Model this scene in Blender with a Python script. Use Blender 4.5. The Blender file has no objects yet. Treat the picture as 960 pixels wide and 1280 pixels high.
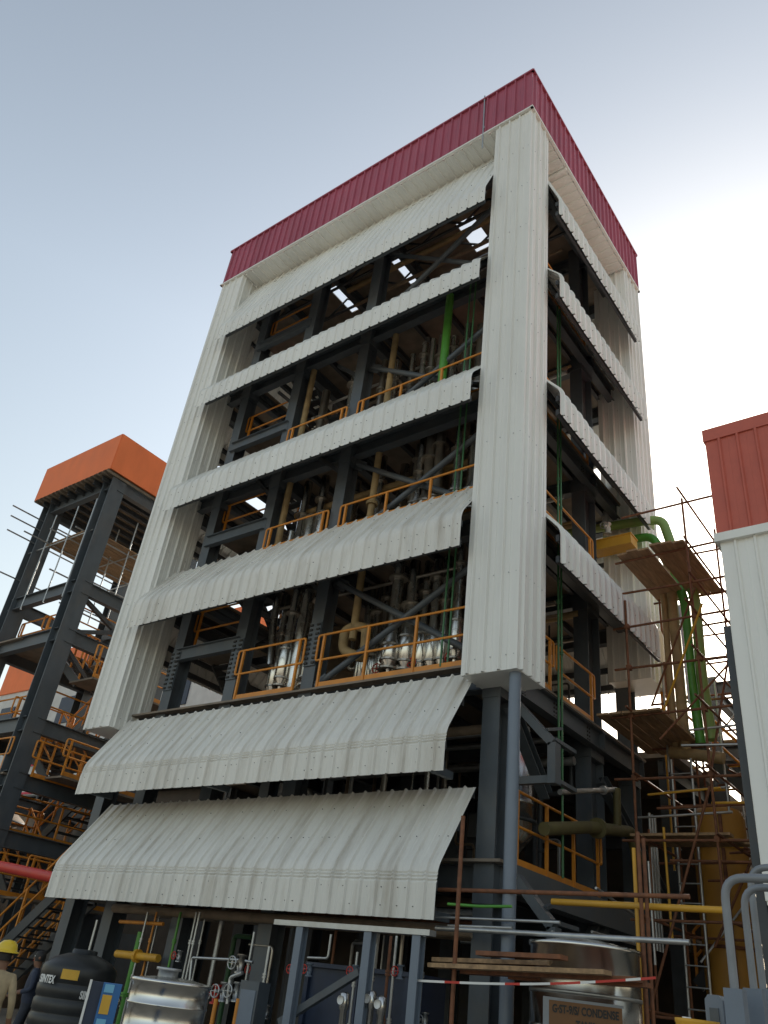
import bpy, math, random
from mathutils import Vector as V, Matrix, Quaternion
random.seed(7)
SC = bpy.context.scene
COL = SC.collection
# ------------------------------------------------------------------ camera
CAM = V((6.0024, -10.8612, 1.6))
YAW, PITCH, ROLL, FPX = 0.7061, 0.5508, 0.1328, 988.3
CF = V((-math.sin(YAW)*math.cos(PITCH), math.cos(YAW)*math.cos(PITCH), math.sin(PITCH)))
_r = V((math.cos(YAW), math.sin(YAW), 0)); _u = _r.cross(CF)
CR = math.cos(ROLL)*_r + math.sin(ROLL)*_u
CU = -math.sin(ROLL)*_r + math.cos(ROLL)*_u
cd = bpy.data.cameras.new('camera'); co = bpy.data.objects.new('camera', cd); COL.objects.link(co)
m = Matrix((CR, CU, -CF)).transposed().to_4x4(); m.translation = CAM; co.matrix_world = m
cd.sensor_fit = 'VERTICAL'; cd.sensor_height = 24.0; cd.lens = 24.0*FPX/1280.0
cd.clip_start = 0.05; cd.clip_end = 6000
SC.camera = co
# ------------------------------------------------------------------ light
SUN_EL, SUN_AZ = math.radians(27.0), math.radians(-9.0)      # azimuth from +Y, towards +X positive
w = bpy.data.worlds.new('World'); SC.world = w; w.use_nodes = True
nt = w.node_tree; bg = nt.nodes['Background']
sky = nt.nodes.new('ShaderNodeTexSky'); sky.sky_type = 'NISHITA'; sky.sun_disc = False
sky.sun_elevation = SUN_EL; sky.sun_rotation = SUN_AZ
sky.altitude = 0; sky.air_density = 1.8; sky.dust_density = 2.0; sky.ozone_density = 1.2
hs = nt.nodes.new('ShaderNodeHueSaturation'); hs.inputs['Saturation'].default_value = .62
nt.links.new(sky.outputs[0], hs.inputs['Color']); 
tcw = nt.nodes.new('ShaderNodeTexCoord'); sxyz = nt.nodes.new('ShaderNodeSeparateXYZ'); nt.links.new(tcw.outputs['Generated'], sxyz.inputs[0])
zr = nt.nodes.new('ShaderNodeMapRange'); zr.inputs[1].default_value = .66; zr.inputs[2].default_value = .95; zr.inputs[3].default_value = 1.0; zr.inputs[4].default_value = .78
nt.links.new(sxyz.outputs[2], zr.inputs[0]); hs.inputs['Value'].default_value = 1; nt.links.new(zr.outputs[0], hs.inputs['Value'])   # sky colour darkened towards the zenith, standing in for lens vignetting
nt.links.new(hs.outputs[0], bg.inputs[0]); bg.inputs[1].default_value = 0.11
sl = bpy.data.lights.new('sun', 'SUN'); sl.energy = 3.0; sl.angle = math.radians(0.6); sl.color = (1, .93, .82)
so = bpy.data.objects.new('sun', sl); COL.objects.link(so)
sd = V((math.sin(SUN_AZ)*math.cos(SUN_EL), math.cos(SUN_AZ)*math.cos(SUN_EL), math.sin(SUN_EL)))
so.rotation_euler = sd.to_track_quat('Z', 'Y').to_euler()
SC.view_settings.view_transform = 'Standard'; SC.view_settings.look = 'None'
SC.view_settings.exposure = 0.85; SC.view_settings.gamma = 1.0
SC.view_settings.use_curve_mapping = False
# ------------------------------------------------------------------ helpers
def A(px, py, ax, val):
    """world point where the sight line of a photo pixel meets the plane axis=val"""
    d = CF*FPX + CR*(px-480) - CU*(py-640)
    return CAM + d*((val-CAM[ax])/d[ax])
def mat(name, col, rough=.5, metal=0., var=.12, scale=6., *a, panel=0., **k):
    m = mat0(name, col, rough, metal, var, scale, *a, **k)
    if panel:
        t = m.node_tree; b = t.nodes['Principled BSDF']; L = t.links.new; src = b.inputs['Base Color'].links[0].from_socket
        tc = t.nodes.new('ShaderNodeTexCoord'); sx = t.nodes.new('ShaderNodeSeparateXYZ'); L(tc.outputs['Object'], sx.inputs[0])
        ad = t.nodes.new('ShaderNodeMath'); ad.operation = 'ADD'; L(sx.outputs[0], ad.inputs[0]); L(sx.outputs[1], ad.inputs[1])
        mu = t.nodes.new('ShaderNodeMath'); mu.operation = 'MULTIPLY'; mu.inputs[1].default_value = 1/.9; L(ad.outputs[0], mu.inputs[0])
        fl = t.nodes.new('ShaderNodeMath'); fl.operation = 'FLOOR'; L(mu.outputs[0], fl.inputs[0])
        wn = t.nodes.new('ShaderNodeTexWhiteNoise'); wn.noise_dimensions = '1D'; L(fl.outputs[0], wn.inputs['W'])
        mr = t.nodes.new('ShaderNodeMapRange'); mr.inputs[3].default_value = 1-panel; mr.inputs[4].default_value = 1+panel*.4; L(wn.outputs[0], mr.inputs[0])
        mx = t.nodes.new('ShaderNodeVectorMath'); mx.operation = 'SCALE'; L(src, mx.inputs[0]); L(mr.outputs[0], mx.inputs['Scale']); L(mx.outputs[0], b.inputs['Base Color'])
    return m
def mat0(name, col, rough=.5, metal=0., var=.12, scale=6., dirt=None, stretch=(1, 1, 1), dirt_amt=.5, bump=0., spec=.5, noise2=None):
    m = bpy.data.materials.new(name); m.use_nodes = True
    t = m.node_tree; b = t.nodes['Principled BSDF']; L = t.links.new
    b.inputs['Roughness'].default_value = rough; b.inputs['Metallic'].default_value = metal
    b.inputs['Specular IOR Level'].default_value = spec
    tc = t.nodes.new('ShaderNodeTexCoord'); mp = t.nodes.new('ShaderNodeMapping'); mp.inputs['Scale'].default_value = stretch
    L(tc.outputs['Object'], mp.inputs[0])
    n = t.nodes.new('ShaderNodeTexNoise'); n.inputs['Scale'].default_value = scale; n.inputs['Detail'].default_value = 6
    L(mp.outputs[0], n.inputs['Vector'])
    r = t.nodes.new('ShaderNodeValToRGB')
    r.color_ramp.elements[0].position = .3; r.color_ramp.elements[1].position = .7
    r.color_ramp.elements[0].color = [c*(1-var) for c in col]+[1]; r.color_ramp.elements[1].color = [min(1, c*(1+var)) for c in col]+[1]
    L(n.outputs['Fac'], r.inputs[0]); out = r.outputs[0]
    if dirt:
        n2 = t.nodes.new('ShaderNodeTexNoise'); n2.inputs['Scale'].default_value = noise2 or scale*.35; n2.inputs['Detail'].default_value = 8; n2.inputs['Roughness'].default_value = .7
        L(mp.outputs[0], n2.inputs['Vector'])
        r2 = t.nodes.new('ShaderNodeMapRange'); r2.inputs[1].default_value = .48; r2.inputs[2].default_value = .75; r2.inputs[4].default_value = dirt_amt
        L(n2.outputs['Fac'], r2.inputs[0])
        mx = t.nodes.new('ShaderNodeMix'); mx.data_type = 'RGBA'; L(r2.outputs[0], mx.inputs[0]); L(out, mx.inputs[6]); mx.inputs[7].default_value = list(dirt)+[1]
        out = mx.outputs[2]
    L(out, b.inputs['Base Color'])
    rr = t.nodes.new('ShaderNodeMapRange'); rr.inputs[3].default_value = max(0, rough-.1); rr.inputs[4].default_value = min(1, rough+.12)
    L(n.outputs['Fac'], rr.inputs[0]); L(rr.outputs[0], b.inputs['Roughness'])
    if bump:
        bp = t.nodes.new('ShaderNodeBump'); bp.inputs['Strength'].default_value = bump; bp.inputs['Distance'].default_value = .02
        L(n.outputs['Fac'], bp.inputs['Height']); L(bp.outputs[0], b.inputs['Normal'])
    return m
M = dict(
 white=mat('white_sheet', (.79, .795, .765), .40, 0, .025, 1.2, (.50, .47, .41), (.8, .8, .25), .22, noise2=1.1, panel=.06),
 awning=mat('awning_sheet', (.745, .735, .69), .42, 0, .04, 1.5, (.36, .31, .24), (2.6, .45, .45), .6, noise2=1.1, panel=.07),
 maroon=mat('maroon_sheet', (.40, .095, .145), .45, 0, .08, 3, (.38, .14, .16), (1.5, 1.5, .4), .3, spec=.35, panel=.10),
 red=mat('red_sheet', (.50, .125, .090), .5, 0, .06, 3, spec=.3),
 orange=mat('orange_paint', (.80, .21, .080), .6, 0, .06, 2, (.6, .15, .06), (1, 1, .5), .4, spec=.2),
 steel=mat('blue_grey_steel_paint', (.075, .090, .105), .45, 0, .12, 4, (.16, .13, .10), (1, 1, .6), .35),
 dsteel=mat('dark_steel_paint', (.045, .052, .060), .5, 0, .2, 4, (.09, .07, .05), (1, 1, 1), .5),
 pipe_grey=mat('grey_blue_pipe_paint', (.15, .185, .235), .4, 0, .06, 4),
 deck=mat('deck_underside', (.20, .165, .130), .7, 0, .25, 3, (.24, .16, .10), (1, 1, 1), .5),
 rail=mat('orange_yellow_rail_paint', (.60, .23, .025), .45, 0, .1, 6, (.30, .13, .05), (1, 1, 1), .4),
 yellow=mat('yellow_paint', (.62, .33, .03), .5, 0, .12, 2, (.40, .22, .06), (1, 1, .5), .5),
 ochre=mat('ochre_paint', (.40, .20, .03), .55, 0, .15, 2, (.26, .14, .05), (1, 1, .4), .6),
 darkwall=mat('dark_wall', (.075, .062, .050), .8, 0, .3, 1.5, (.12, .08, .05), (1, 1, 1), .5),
 green=mat('green_paint', (.075, .27, .035), .4, 0, .12, 5),
 dgreen=mat('dark_green_paint', (.045, .15, .060), .4, 0, .15, 5),
 palegreen=mat('dusty_green_paint', (.20, .33, .09), .5, 0, .12, 4, (.34, .30, .15), (1, 1, .6), .5),
 tan=mat('tan_insulation', (.33, .235, .115), .7, 0, .2, 5, (.20, .13, .06), (1, 1, 1), .6, bump=.3),
 rust=mat('rusty_tube', (.17, .070, .035), .75, 0, .35, 9, (.28, .10, .03), (1, 1, 1), .6, bump=.2),
 wood=mat('weathered_plank', (.34, .22, .12), .8, 0, .3, 4, (.16, .09, .05), (4, .6, 4), .6, bump=.3),
 steelplate=mat('brushed_stainless', (.62, .61, .58), .22, 1, .08, 2, bump=.03),
 galv=mat('galvanised_tube', (.45, .46, .46), .42, .85, .12, 8),
 hoopgrey=mat('dull_grey_tube', (.21, .225, .245), .45, .2, .1, 8),
 duct=mat('aluminium_cladding', (.66, .65, .62), .26, 1, .1, 3),
 vessel=mat('dull_vessel_steel', (.36, .33, .29), .34, .9, .2, 3),
 olive=mat('olive_lagging', (.11, .095, .035), .7, 0, .2, 5),
 lag=mat('brown_lagging', (.24, .18, .125), .7, 0, .25, 4),
 blackplastic=mat('black_plastic', (.017, .019, .020), .42, 0, .25, 3, (.07, .065, .055), (1, 1, 1), .35),
 navy=mat('navy_paint', (.018, .030, .062), .45, 0, .2, 3),
 blue=mat('bright_blue_paint', (.02, .13, .35), .45, 0, .1, 4),
 skyblue=mat('light_blue_label', (.16, .42, .62), .5, 0, .05, 4),
 redp=mat('red_paint', (.50, .030, .018), .45, 0, .1, 4),
 label_w=mat('white_letters', (.72, .72, .70), .6, 0, .03, 4),
 label_y=mat('yellow_label', (.62, .36, .04), .55, 0, .08, 8),
 sign=mat('amber_sign', (.15, .062, .014), .5, 0, .12, 3),
 black=mat('black_letters', (.02, .018, .016), .6, 0, .05, 4),
 conc=mat('concrete', (.30, .29, .27), .85, 0, .15, 3, (.20, .18, .15), (1, 1, 1), .5, bump=.2),
 ground=mat('dusty_ground', (.34, .295, .235), .95, 0, .2, .5, (.14, .12, .10), (1, 1, 1), .5, bump=.4),
 sheetplastic=mat('pale_plastic_sheet', (.55, .58, .60), .35, 0, .08, 6, bump=.5),
 beige=mat('beige_cloth', (.36, .28, .17), .85, 0, .15, 12, bump=.3),
 trousers=mat('dark_cloth', (.04, .045, .06), .9, 0, .2, 12, bump=.3),
 skin=mat('skin', (.22, .11, .065), .55, 0, .08, 10),
 hair=mat('black_hair', (.012, .010, .009), .6, 0, .1, 20),
 helmet=mat('yellow_helmet', (.72, .50, .03), .3, 0, .05, 5),
 vest=mat('navy_shirt_cloth', (.035, .045, .075), .8, 0, .1, 12),
 boot=mat('boot_leather', (.03, .022, .018), .6, 0, .1, 8),
 bldgwhite=mat('pale_wall', (.55, .55, .54), .7, 0, .1, 2),
 pink=mat('red_banner_print', (.60, .05, .09), .6, 0, .05, 4),
)
class MB:
    def __init__(s): s.v = []; s.f = []; s.mi = []; s.sm = []
    def add(s, vs, fs, mi=0, sm=False):
        o = len(s.v); s.v += [tuple(x) for x in vs]
        for f in fs: s.f.append([i+o for i in f]); s.mi.append(mi); s.sm.append(sm)
    def box(s, x0, x1, y0, y1, z0, z1, mi=0):
        s.add([(x, y, z) for x in (x0, x1) for y in (y0, y1) for z in (z0, z1)],
              [(0, 1, 3, 2), (4, 6, 7, 5), (0, 4, 5, 1), (2, 3, 7, 6), (0, 2, 6, 4), (1, 5, 7, 3)], mi)
    def bar(s, a, b, w, h, up=(0, 0, 1), mi=0, off=(0, 0)):
        a = V(a); b = V(b); d = (b-a).normalized(); up = V(up)
        if abs(d.dot(up)) > .99: up = V((0, 1, 0))
        x = d.cross(up).normalized(); y = x.cross(d)
        a = a+x*off[0]+y*off[1]; b = b+x*off[0]+y*off[1]
        c = [(-w/2, -h/2), (w/2, -h/2), (w/2, h/2), (-w/2, h/2)]
        s.add([p+x*i+y*j for p in (a, b) for i, j in c],
              [(3, 2, 1, 0), (4, 5, 6, 7), (0, 1, 5, 4), (1, 2, 6, 5), (2, 3, 7, 6), (3, 0, 4, 7)], mi)
    def ibeam(s, a, b, h, w, t=.014, up=(0, 0, 1), mi=0):
        s.bar(a, b, w, t, up, mi, (0, h/2-t/2)); s.bar(a, b, w, t, up, mi, (0, -h/2+t/2)); s.bar(a, b, t*.8, h-2*t, up, mi)
    def tube(s, pts, r, n=10, mi=0, sm=True, cap=True):
        pts = [V(p) for p in pts]; N = len(pts); rs = r if isinstance(r, (list, tuple)) else [r]*N
        t0 = (pts[1]-pts[0]).normalized(); ref = V((0, 0, 1)) if abs(t0.z) < .9 else V((1, 0, 0))
        x = t0.cross(ref).normalized(); vs = []; prev = t0
        for i, p in enumerate(pts):
            a = (pts[i]-pts[i-1]) if i else pts[1]-pts[0]
            b = (pts[i+1]-pts[i]) if i < N-1 else pts[i]-pts[i-1]
            t = (a.normalized()+b.normalized())
            t = t.normalized() if t.length > 1e-6 else a.normalized()
            x = prev.rotation_difference(t) @ x; prev = t
            y = t.cross(x)
            for k in range(n):
                an = 2*math.pi*k/n; vs.append(p+(x*math.cos(an)+y*math.sin(an))*rs[i])
        fs = [(i*n+k, i*n+(k+1) % n, (i+1)*n+(k+1) % n, (i+1)*n+k) for i in range(N-1) for k in range(n)]
        s.add(vs, fs, mi, sm)
        if cap: s.add(vs[:n], [tuple(range(n))[::-1]], mi); s.add(vs[-n:], [tuple(range(n))], mi)
    def lathe(s, c, prof, n=32, mi=0, sm=True, axis='Z'):
        vs = []
        for r, z in prof:
            for k in range(n):
                a = 2*math.pi*k/n; p = (r*math.cos(a), r*math.sin(a), z)
                if axis == 'X': p = (z, p[0], p[1])
                if axis == 'Y': p = (p[0], z, p[1])
                vs.append(V(c)+V(p))
        N = len(prof)
        s.add(vs, [(i*n+k, i*n+(k+1) % n, (i+1)*n+(k+1) % n, (i+1)*n+k) for i in range(N-1) for k in range(n)], mi, sm)
    def sheet(s, prof, norms, D, L, pitch=.3, hh=.042, mi=0, off=0.):
        """ribbed sheet: profile points swept along D for L metres, ribs stand out along the profile normals"""
        us = [(0, 0)]; u = .06+off
        while u+.09 < L:
            us += [(u, 0), (u+.020, hh), (u+.047, hh), (u+.067, 0)]
            mid = u+.07+(pitch-.07)/2
            if mid+.03 < L: us += [(mid-.02, 0), (mid, hh*.16), (mid+.02, 0)]
            u += pitch
        us.append((L, 0)); D = V(D); K = len(us)
        ph = random.uniform(0, 9)
        us = [(u_, h_+.005*math.sin(u_*2.3+ph)+.003*math.sin(u_*7.1+ph*2)) for u_, h_ in us]
        vs = [V(p)+D*u+V(nn)*h for p, nn in zip(prof, norms) for u, h in us]
        s.add(vs, [(i*K+k, i*K+k+1, (i+1)*K+k+1, (i+1)*K+k) for i in range(len(prof)-1) for k in range(K-1)], mi)
    def build(s, name, mats, parent=None, loc=None):
        me = bpy.data.meshes.new(name)
        o = V(parent.location) if parent is not None else V(loc or (0, 0, 0))
        if parent is not None and parent.get('_wl') is not None: o = V(parent['_wl'])
        me.from_pydata([tuple(V(v)-o) for v in s.v], [], s.f)
        for mm in (mats if isinstance(mats, (list, tuple)) else [mats]): me.materials.append(M[mm])
        me.polygons.foreach_set('material_index', s.mi); me.polygons.foreach_set('use_smooth', s.sm)
        me.update()
        ob = bpy.data.objects.new(name, me); COL.objects.link(ob)
        if parent is not None: ob.parent = parent; ob['_wl'] = tuple(o)
        else: ob.location = o; ob['_wl'] = tuple(o)
        return ob
def tag(o, label=None, cat=None, group=None, kind=None):
    if label: o['label'] = label
    if cat: o['category'] = cat
    if group: o['group'] = group
    if kind: o['kind'] = kind
    return o
def thing(name, label, cat, loc=(0, 0, 0), group=None):
    o = bpy.data.objects.new(name, None); o.empty_display_size = .2; COL.objects.link(o); o.location = loc; o['_wl'] = tuple(loc)
    return tag(o, label, cat, group)
def bend(pts, r, k=5):
    pts = [V(p) for p in pts]; out = [pts[0]]
    for i in range(1, len(pts)-1):
        p = pts[i]; a = (pts[i-1]-p); b = (pts[i+1]-p); q = min(r, a.length*.45, b.length*.45)
        pa = p+a.normalized()*q; pb = p+b.normalized()*q
        for j in range(k+1):
            t = j/k; out.append(pa*(1-t)**2+p*2*t*(1-t)+pb*t*t)
    return out+[pts[-1]]
def pipe(name, pts, r, m, label, cat='pipe', group=None, parent=None, rad=.2, n=10, flanges=(), bands=None):
    b = MB(); b.tube(bend(pts, rad) if len(pts) > 2 else pts, r, n)
    for f in flanges:
        i, t = int(f), f-int(f); p, q = V(pts[i]), V(pts[i+1]); c = p.lerp(q, t); d = (q-p).normalized()
        b.tube([c-d*.035, c-d*.004], r*1.7, 12, sm=False); b.tube([c+d*.004, c+d*.035], r*1.7, 12, sm=False)
    if bands:
        p, q = V(pts[0]), V(pts[-1]); d = (q-p).normalized(); L = (q-p).length; u = bands
        while u < L-.05:
            b.tube([p+d*u, p+d*(u+.025)], r*1.03, n, sm=False); u += bands
    o = b.build(name, m, parent, None if parent else tuple(V(pts[0])))
    return tag(o, label, cat, group) if parent is None else o
def text_mesh(name, txt, size, mtx, m, parent, extrude=.003, xs=1.0):
    c = bpy.data.curves.new(name, 'FONT'); c.body = txt; c.size = size; c.extrude = extrude; c.offset = size*.035; c.align_x = 'CENTER'; c.align_y = 'CENTER'
    t = bpy.data.objects.new('t', c); COL.objects.link(t)
    dg = bpy.context.evaluated_depsgraph_get(); me = bpy.data.meshes.new_from_object(t.evaluated_get(dg)); bpy.data.objects.remove(t)
    me.name = name; me.transform(Matrix.Diagonal((xs, 1, 1, 1))); me.transform(mtx); me.materials.clear(); me.materials.append(M[m])
    o = bpy.data.objects.new(name, me); COL.objects.link(o); o.parent = parent; o['_wl'] = parent['_wl']
    return o
# ------------------------------------------------------------------ ground
b = MB(); b.add([(-900, -900, 0), (900, -900, 0), (900, 900, 0), (-900, 900, 0)], [(0, 1, 2, 3)])
tag(b.build('ground', 'ground'), kind='structure')
b = MB(); b.box(-13.5, 1.6, -1.2, 9.0, -.2, .10); tag(b.build('plinth_floor', 'conc'), kind='structure')
# ------------------------------------------------------------------ main building
W, D_, ZC, ZR, ZT = 12.0, 7.36, 6.455, 22.25, 23.95
MBLD = thing('process_building', 'tall open steel process building with white ribbed canopies and a maroon parapet', 'building', (0, 0, 0))
def clad_face(b, a, d, L, z0, z1, nrm, mi=0, off=0):
    b.sheet([V(a)+V((0, 0, z0-a[2])), V(a)+V((0, 0, z1-a[2]))], [nrm, nrm], d, L, mi=mi, off=off, hh=.055)
def corner(x0, x1, y0, y1, z0, z1):
    b = MB()
    clad_face(b, (x0, y0, z0), (1, 0, 0), x1-x0, z0, z1, (0, -1, 0), off=.03)
    clad_face(b, (x1, y0, z0), (0, 1, 0), y1-y0, z0, z1, (1, 0, 0), off=.03)
    clad_face(b, (x1, y1, z0), (-1, 0, 0), x1-x0, z0, z1, (0, 1, 0))
    clad_face(b, (x0, y1, z0), (0, -1, 0), y1-y0, z0, z1, (-1, 0, 0))
    for cx, sx in ((x0, -1), (x1, 1)):
        for cy, sy in ((y0, -1), (y1, 1)):
            e = .010; f = .075
            b.box(min(cx+sx*e, cx-sx*f), max(cx+sx*e, cx-sx*f), min(cy+sy*e, cy-sy*.002), max(cy+sy*e, cy-sy*.002), z0-.012, z1-.01)
            b.box(min(cx+sx*(e-.0015), cx-sx*.003), max(cx+sx*(e-.0015), cx-sx*.003), min(cy-sy*f, cy-sy*.004), max(cy-sy*f, cy-sy*.004), z0-.012, z1-.01)
    b.box(x0+.004, x1-.004, y0+.004, y1-.004, z0-.01, z0+.02)
    z = z0+.25                                           # screw rows
    while z < z1:
        x = x0+.1
        while x < x1: b.box(x-.008, x+.008, y0-.014, y0-.0, z-.008, z+.008, 1); x += .15
        y = y0+.1
        while y < y1: b.box(x1, x1+.014, y-.008, y+.008, z-.008, z+.008, 1); y += .15
        z += 1.55
    return b.build('corner_cladding', ['white', 'galv'], MBLD)
corner(-1.055, 0, 0, .98, ZC, ZR-.02); corner(-W, -10.97, 0, 1.03, ZC, ZR-.02)
corner(-1.0, 0, 6.26, D_, 8.55, ZR-.02); corner(-W, -11.0, 6.33, D_, ZC, ZR-.02)
# parapet
b = MB(); e = .03
for a, d, L, n in (((-W-e, -e, ZR), (1, 0, 0), W+2*e, (0, -1, 0)), ((e, -e, ZR), (0, 1, 0), D_+2*e, (1, 0, 0)),
                   ((e, D_+e, ZR), (-1, 0, 0), W+2*e, (0, 1, 0)), ((-W-e, D_+e, ZR), (0, -1, 0), D_+2*e, (-1, 0, 0))):
    b.sheet([V(a), V(a)+V((0, 0, ZT-ZR))], [n, n], d, L, hh=.055, off=.05)
    A0, D0, N0 = V(a), V(d), V(n)
    p0 = A0+N0*.02+V((0, 0, ZT-ZR+.02)); b.bar(p0-D0*.045, p0+D0*(L+.045), .09, .06, mi=1)
    p1 = A0+N0*.015+V((0, 0, -.03)); b.bar(p1-D0*.055, p1+D0*(L+.055), .075, .055, mi=2)
    i0 = A0-N0*.12; b.bar(i0+V((0, 0, (ZT-ZR)/2)), i0+D0*L+V((0, 0, (ZT-ZR)/2)), .02, ZT-ZR-.05, mi=2)
b.build('parapet', ['maroon', 'maroon', 'white'], MBLD)
b = MB(); b.tube([A(603, 185, 1, -.07), A(606, 120, 1, -.07)], .02, 6); b.tube([A(603, 185, 1, -.07)+V((0, 0, .9)), A(603, 185, 1, -.07)+V((.1, .25, 1.95))], .02, 6)
b.build('lightning_rod', 'galv', MBLD)
# soffit ring, ribs across
b = MB(); sz = ZR-.06
for (x0, x1) in ((-10.97, -1.055),):
    b.sheet([(x0, 0, sz), (x0, .72, sz)], [(0, 0, -1)]*2, (1, 0, 0), x1-x0, mi=0, hh=.05)
    b.sheet([(x0, D_-.72, sz), (x0, D_, sz)], [(0, 0, -1)]*2, (1, 0, 0), x1-x0, mi=0, hh=.05)
b.sheet([(0, .98, sz), (-.72, .98, sz)], [(0, 0, -1)]*2, (0, 1, 0), 5.28, mi=0, hh=.05)
b.sheet([(-W, 1.03, sz), (-W+.72, 1.03, sz)], [(0, 0, -1)]*2, (0, 1, 0), 5.3, mi=0, hh=.05)
b.bar((-.75, 2.05, sz-.06), (.04, 2.05, sz-.06), .09, .07)
b.build('soffit', 'white', MBLD)
# canopies
def canopy(side, c0, c1, zb, zk, theta, R=.5, out=.34, inn=.62, crimp=False, brackets=(), dirty=False):
    """side F/R/B/L; c0..c1 run along the face; profile = vertical skirt, curved knee, slope going up and inwards"""
    th = math.radians(theta); phi = math.pi/2-th
    P = [(out, zb), (out, zb+(zk-zb)*.5), (out, zk-.01)]; Nn = [(1, 0)]*3; n = 14 if crimp else 7
    for i in range(n+1):
        a = phi*i/n; rp = 0
        if crimp and i in (1, 3, 5): rp = -.016
        P.append((out-R*(1-math.cos(a))+rp*math.cos(a), zk+R*math.sin(a)+rp*math.sin(a))); Nn.append((math.cos(a), math.sin(a)))
    o1, z1 = out-R*(1-math.cos(phi)), zk+R*math.sin(phi); run = o1+inn
    for t in (.33, .66, 1): P.append((o1-run*t, z1+run*t*math.tan(th))); Nn.append((math.cos(phi), math.sin(phi)))
    F = {'F': lambda o, z: V((0, -o, z)), 'B': lambda o, z: V((0, D_+o, z)), 'R': lambda o, z: V((o, 0, z)), 'L': lambda o, z: V((-W-o, 0, z))}[side]
    Dv = V((1, 0, 0)) if side in 'FB' else V((0, 1, 0)); base = Dv*c0; L = c1-c0
    z3 = V((0, 0, 0))
    b = MB(); b.sheet([F(o, z)+base for o, z in P], [F(o, z)-F(0, 0) for o, z in Nn], Dv, L, off=.0, hh=.065 if side == 'R' else .042)
    # screws
    for (o, z) in ((out+.003, zb+.16), (out+.003, zk-.08), (o1-run*.3+.004, z1+run*.3*math.tan(th)), (o1-run*.75+.004, z1+run*.75*math.tan(th))):
        u = .2
        while u < L-.05:
            if random.random() < .5:
                c = F(o, z)+base+Dv*(u+random.uniform(-.02, .02)); q = .0065
                b.box(c.x-q, c.x+q, c.y-q, c.y+q, c.z-q, c.z+q, 1)
            u += .15
    can = b.build('canopy', ['awning' if dirty else 'white', 'dsteel'], MBLD)
    # purlins behind the sheet
    g = MB()
    for (o, z) in ((out-.09, zb+.11), (out-.09, zk-.02), (o1-run*.45-.10, z1+run*.45*math.tan(th)), (o1-run*.92-.10, z1+run*.92*math.tan(th))):
        g.bar(F(o, z)+base+Dv*(.42 if side == 'F' else .05), F(o, z)+base+Dv*(L-.05), .07, .14)
    g.build('purlin', 'dsteel', can)
    for u in brackets:
        k = MB(); q = base+Dv*u
        pl = [(out-.14, zb+.05), (out-.14, zk-.05), (o1-.16, z1-.02), (o1-run*.97-.17, z1+run*.97*math.tan(th)-.05)]
        for (a0, a1) in zip(pl[:-1], pl[1:]): k.bar(F(*a0)+q, F(*a1)+q, .14, .12, up=Dv)
        k.bar(F(out-.14, zb+.1)+q, F(-inn+.1, zb+.12)+q, .12, .10, up=Dv)
        k.build('bracket', 'steel', can)
    return can
BR = (.35, 3.2, 5.6, 9.6)
canopy('F', -10.95, -1.06, 18.78, 19.25, 70, .4, inn=.72)
canopy('F', -10.95, -1.06, 16.00, 16.52, 50, .35)
canopy('F', -10.95, -1.06, 12.33, 12.90, 50, .40)
canopy('F', -10.95, -1.06, 8.84, 9.40, 53, .50, dirty=True)
canopy('F', -10.95, -1.06, 4.77, 5.22, 57, .60, .34, .50, True, (.3, 4.2, 9.55), True)
canopy('F', -10.95, -1.06, 2.67, 3.16, 55.6, .60, .31, .66, True, (.3, 4.2, 9.55), True)
for zb, zk, th, inn in ((18.8, 19.3, 70, .72), (15.85, 16.42, 50, .6), (12.35, 12.86, 50, .6), (8.83, 9.42, 50, .6)):
    canopy('R', .98, 6.26, zb, zk, th, .36, .32, inn)
    canopy('L', 1.03, 6.33, zb, zk, th, .36, .32, inn)
    canopy('B', -11.0, -1.0, zb, zk, th, .36, .32, inn)
# steel frame
FL = [3.65, 6.90, 10.2, 13.4, 17.4]; RZ = 21.72
XS = [-.85, -5.33, -7.75, -10.0, -11.5]; YS = [.86, 4.7, 6.85]
def hcol(x, y, z0, z1, h=.34, w=.32, mt='steel', plates=True, up=(0, 1, 0), parent=None):
    b = MB(); b.ibeam((x, y, z0), (x, y, z1), h, w, .02, up)
    if plates:
        for f in FL: b.box(x-w/2-.012, x+w/2+.012, y-h/2-.016, y+h/2+.016, f-.62, f-.02)
    b.box(x-w/2-.1, x+w/2+.1, y-h/2-.1, y+h/2+.1, z0, z0+.03)
    o = b.build('steel_column', mt, parent or MBLD)
    if y < 1 and -10.5 < x < -2:
        k = MB(); zc = FL[1]+1.05; k.box(x-w/2+.01, x+w/2-.01, y-h/2-.03, y-h/2-.001, zc-.5, zc+.5)
        for r_ in range(9):
            for cx_ in (-.10, .10): zz = zc-.44+r_*.11; k.box(x+cx_-.045, x+cx_+.045, y-h/2-.055, y-h/2-.03, zz-.022, zz+.022, 1)
        k.build('splice_plate', [mt, 'black'], o)
    return o
for x in XS:
    for y in YS:
        if x == -11.5 and y != .86 and y != 6.85: continue
        hcol(x, y, .10, RZ, .62 if (x == -.85 and y == 4.7) else .36, .34)
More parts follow.
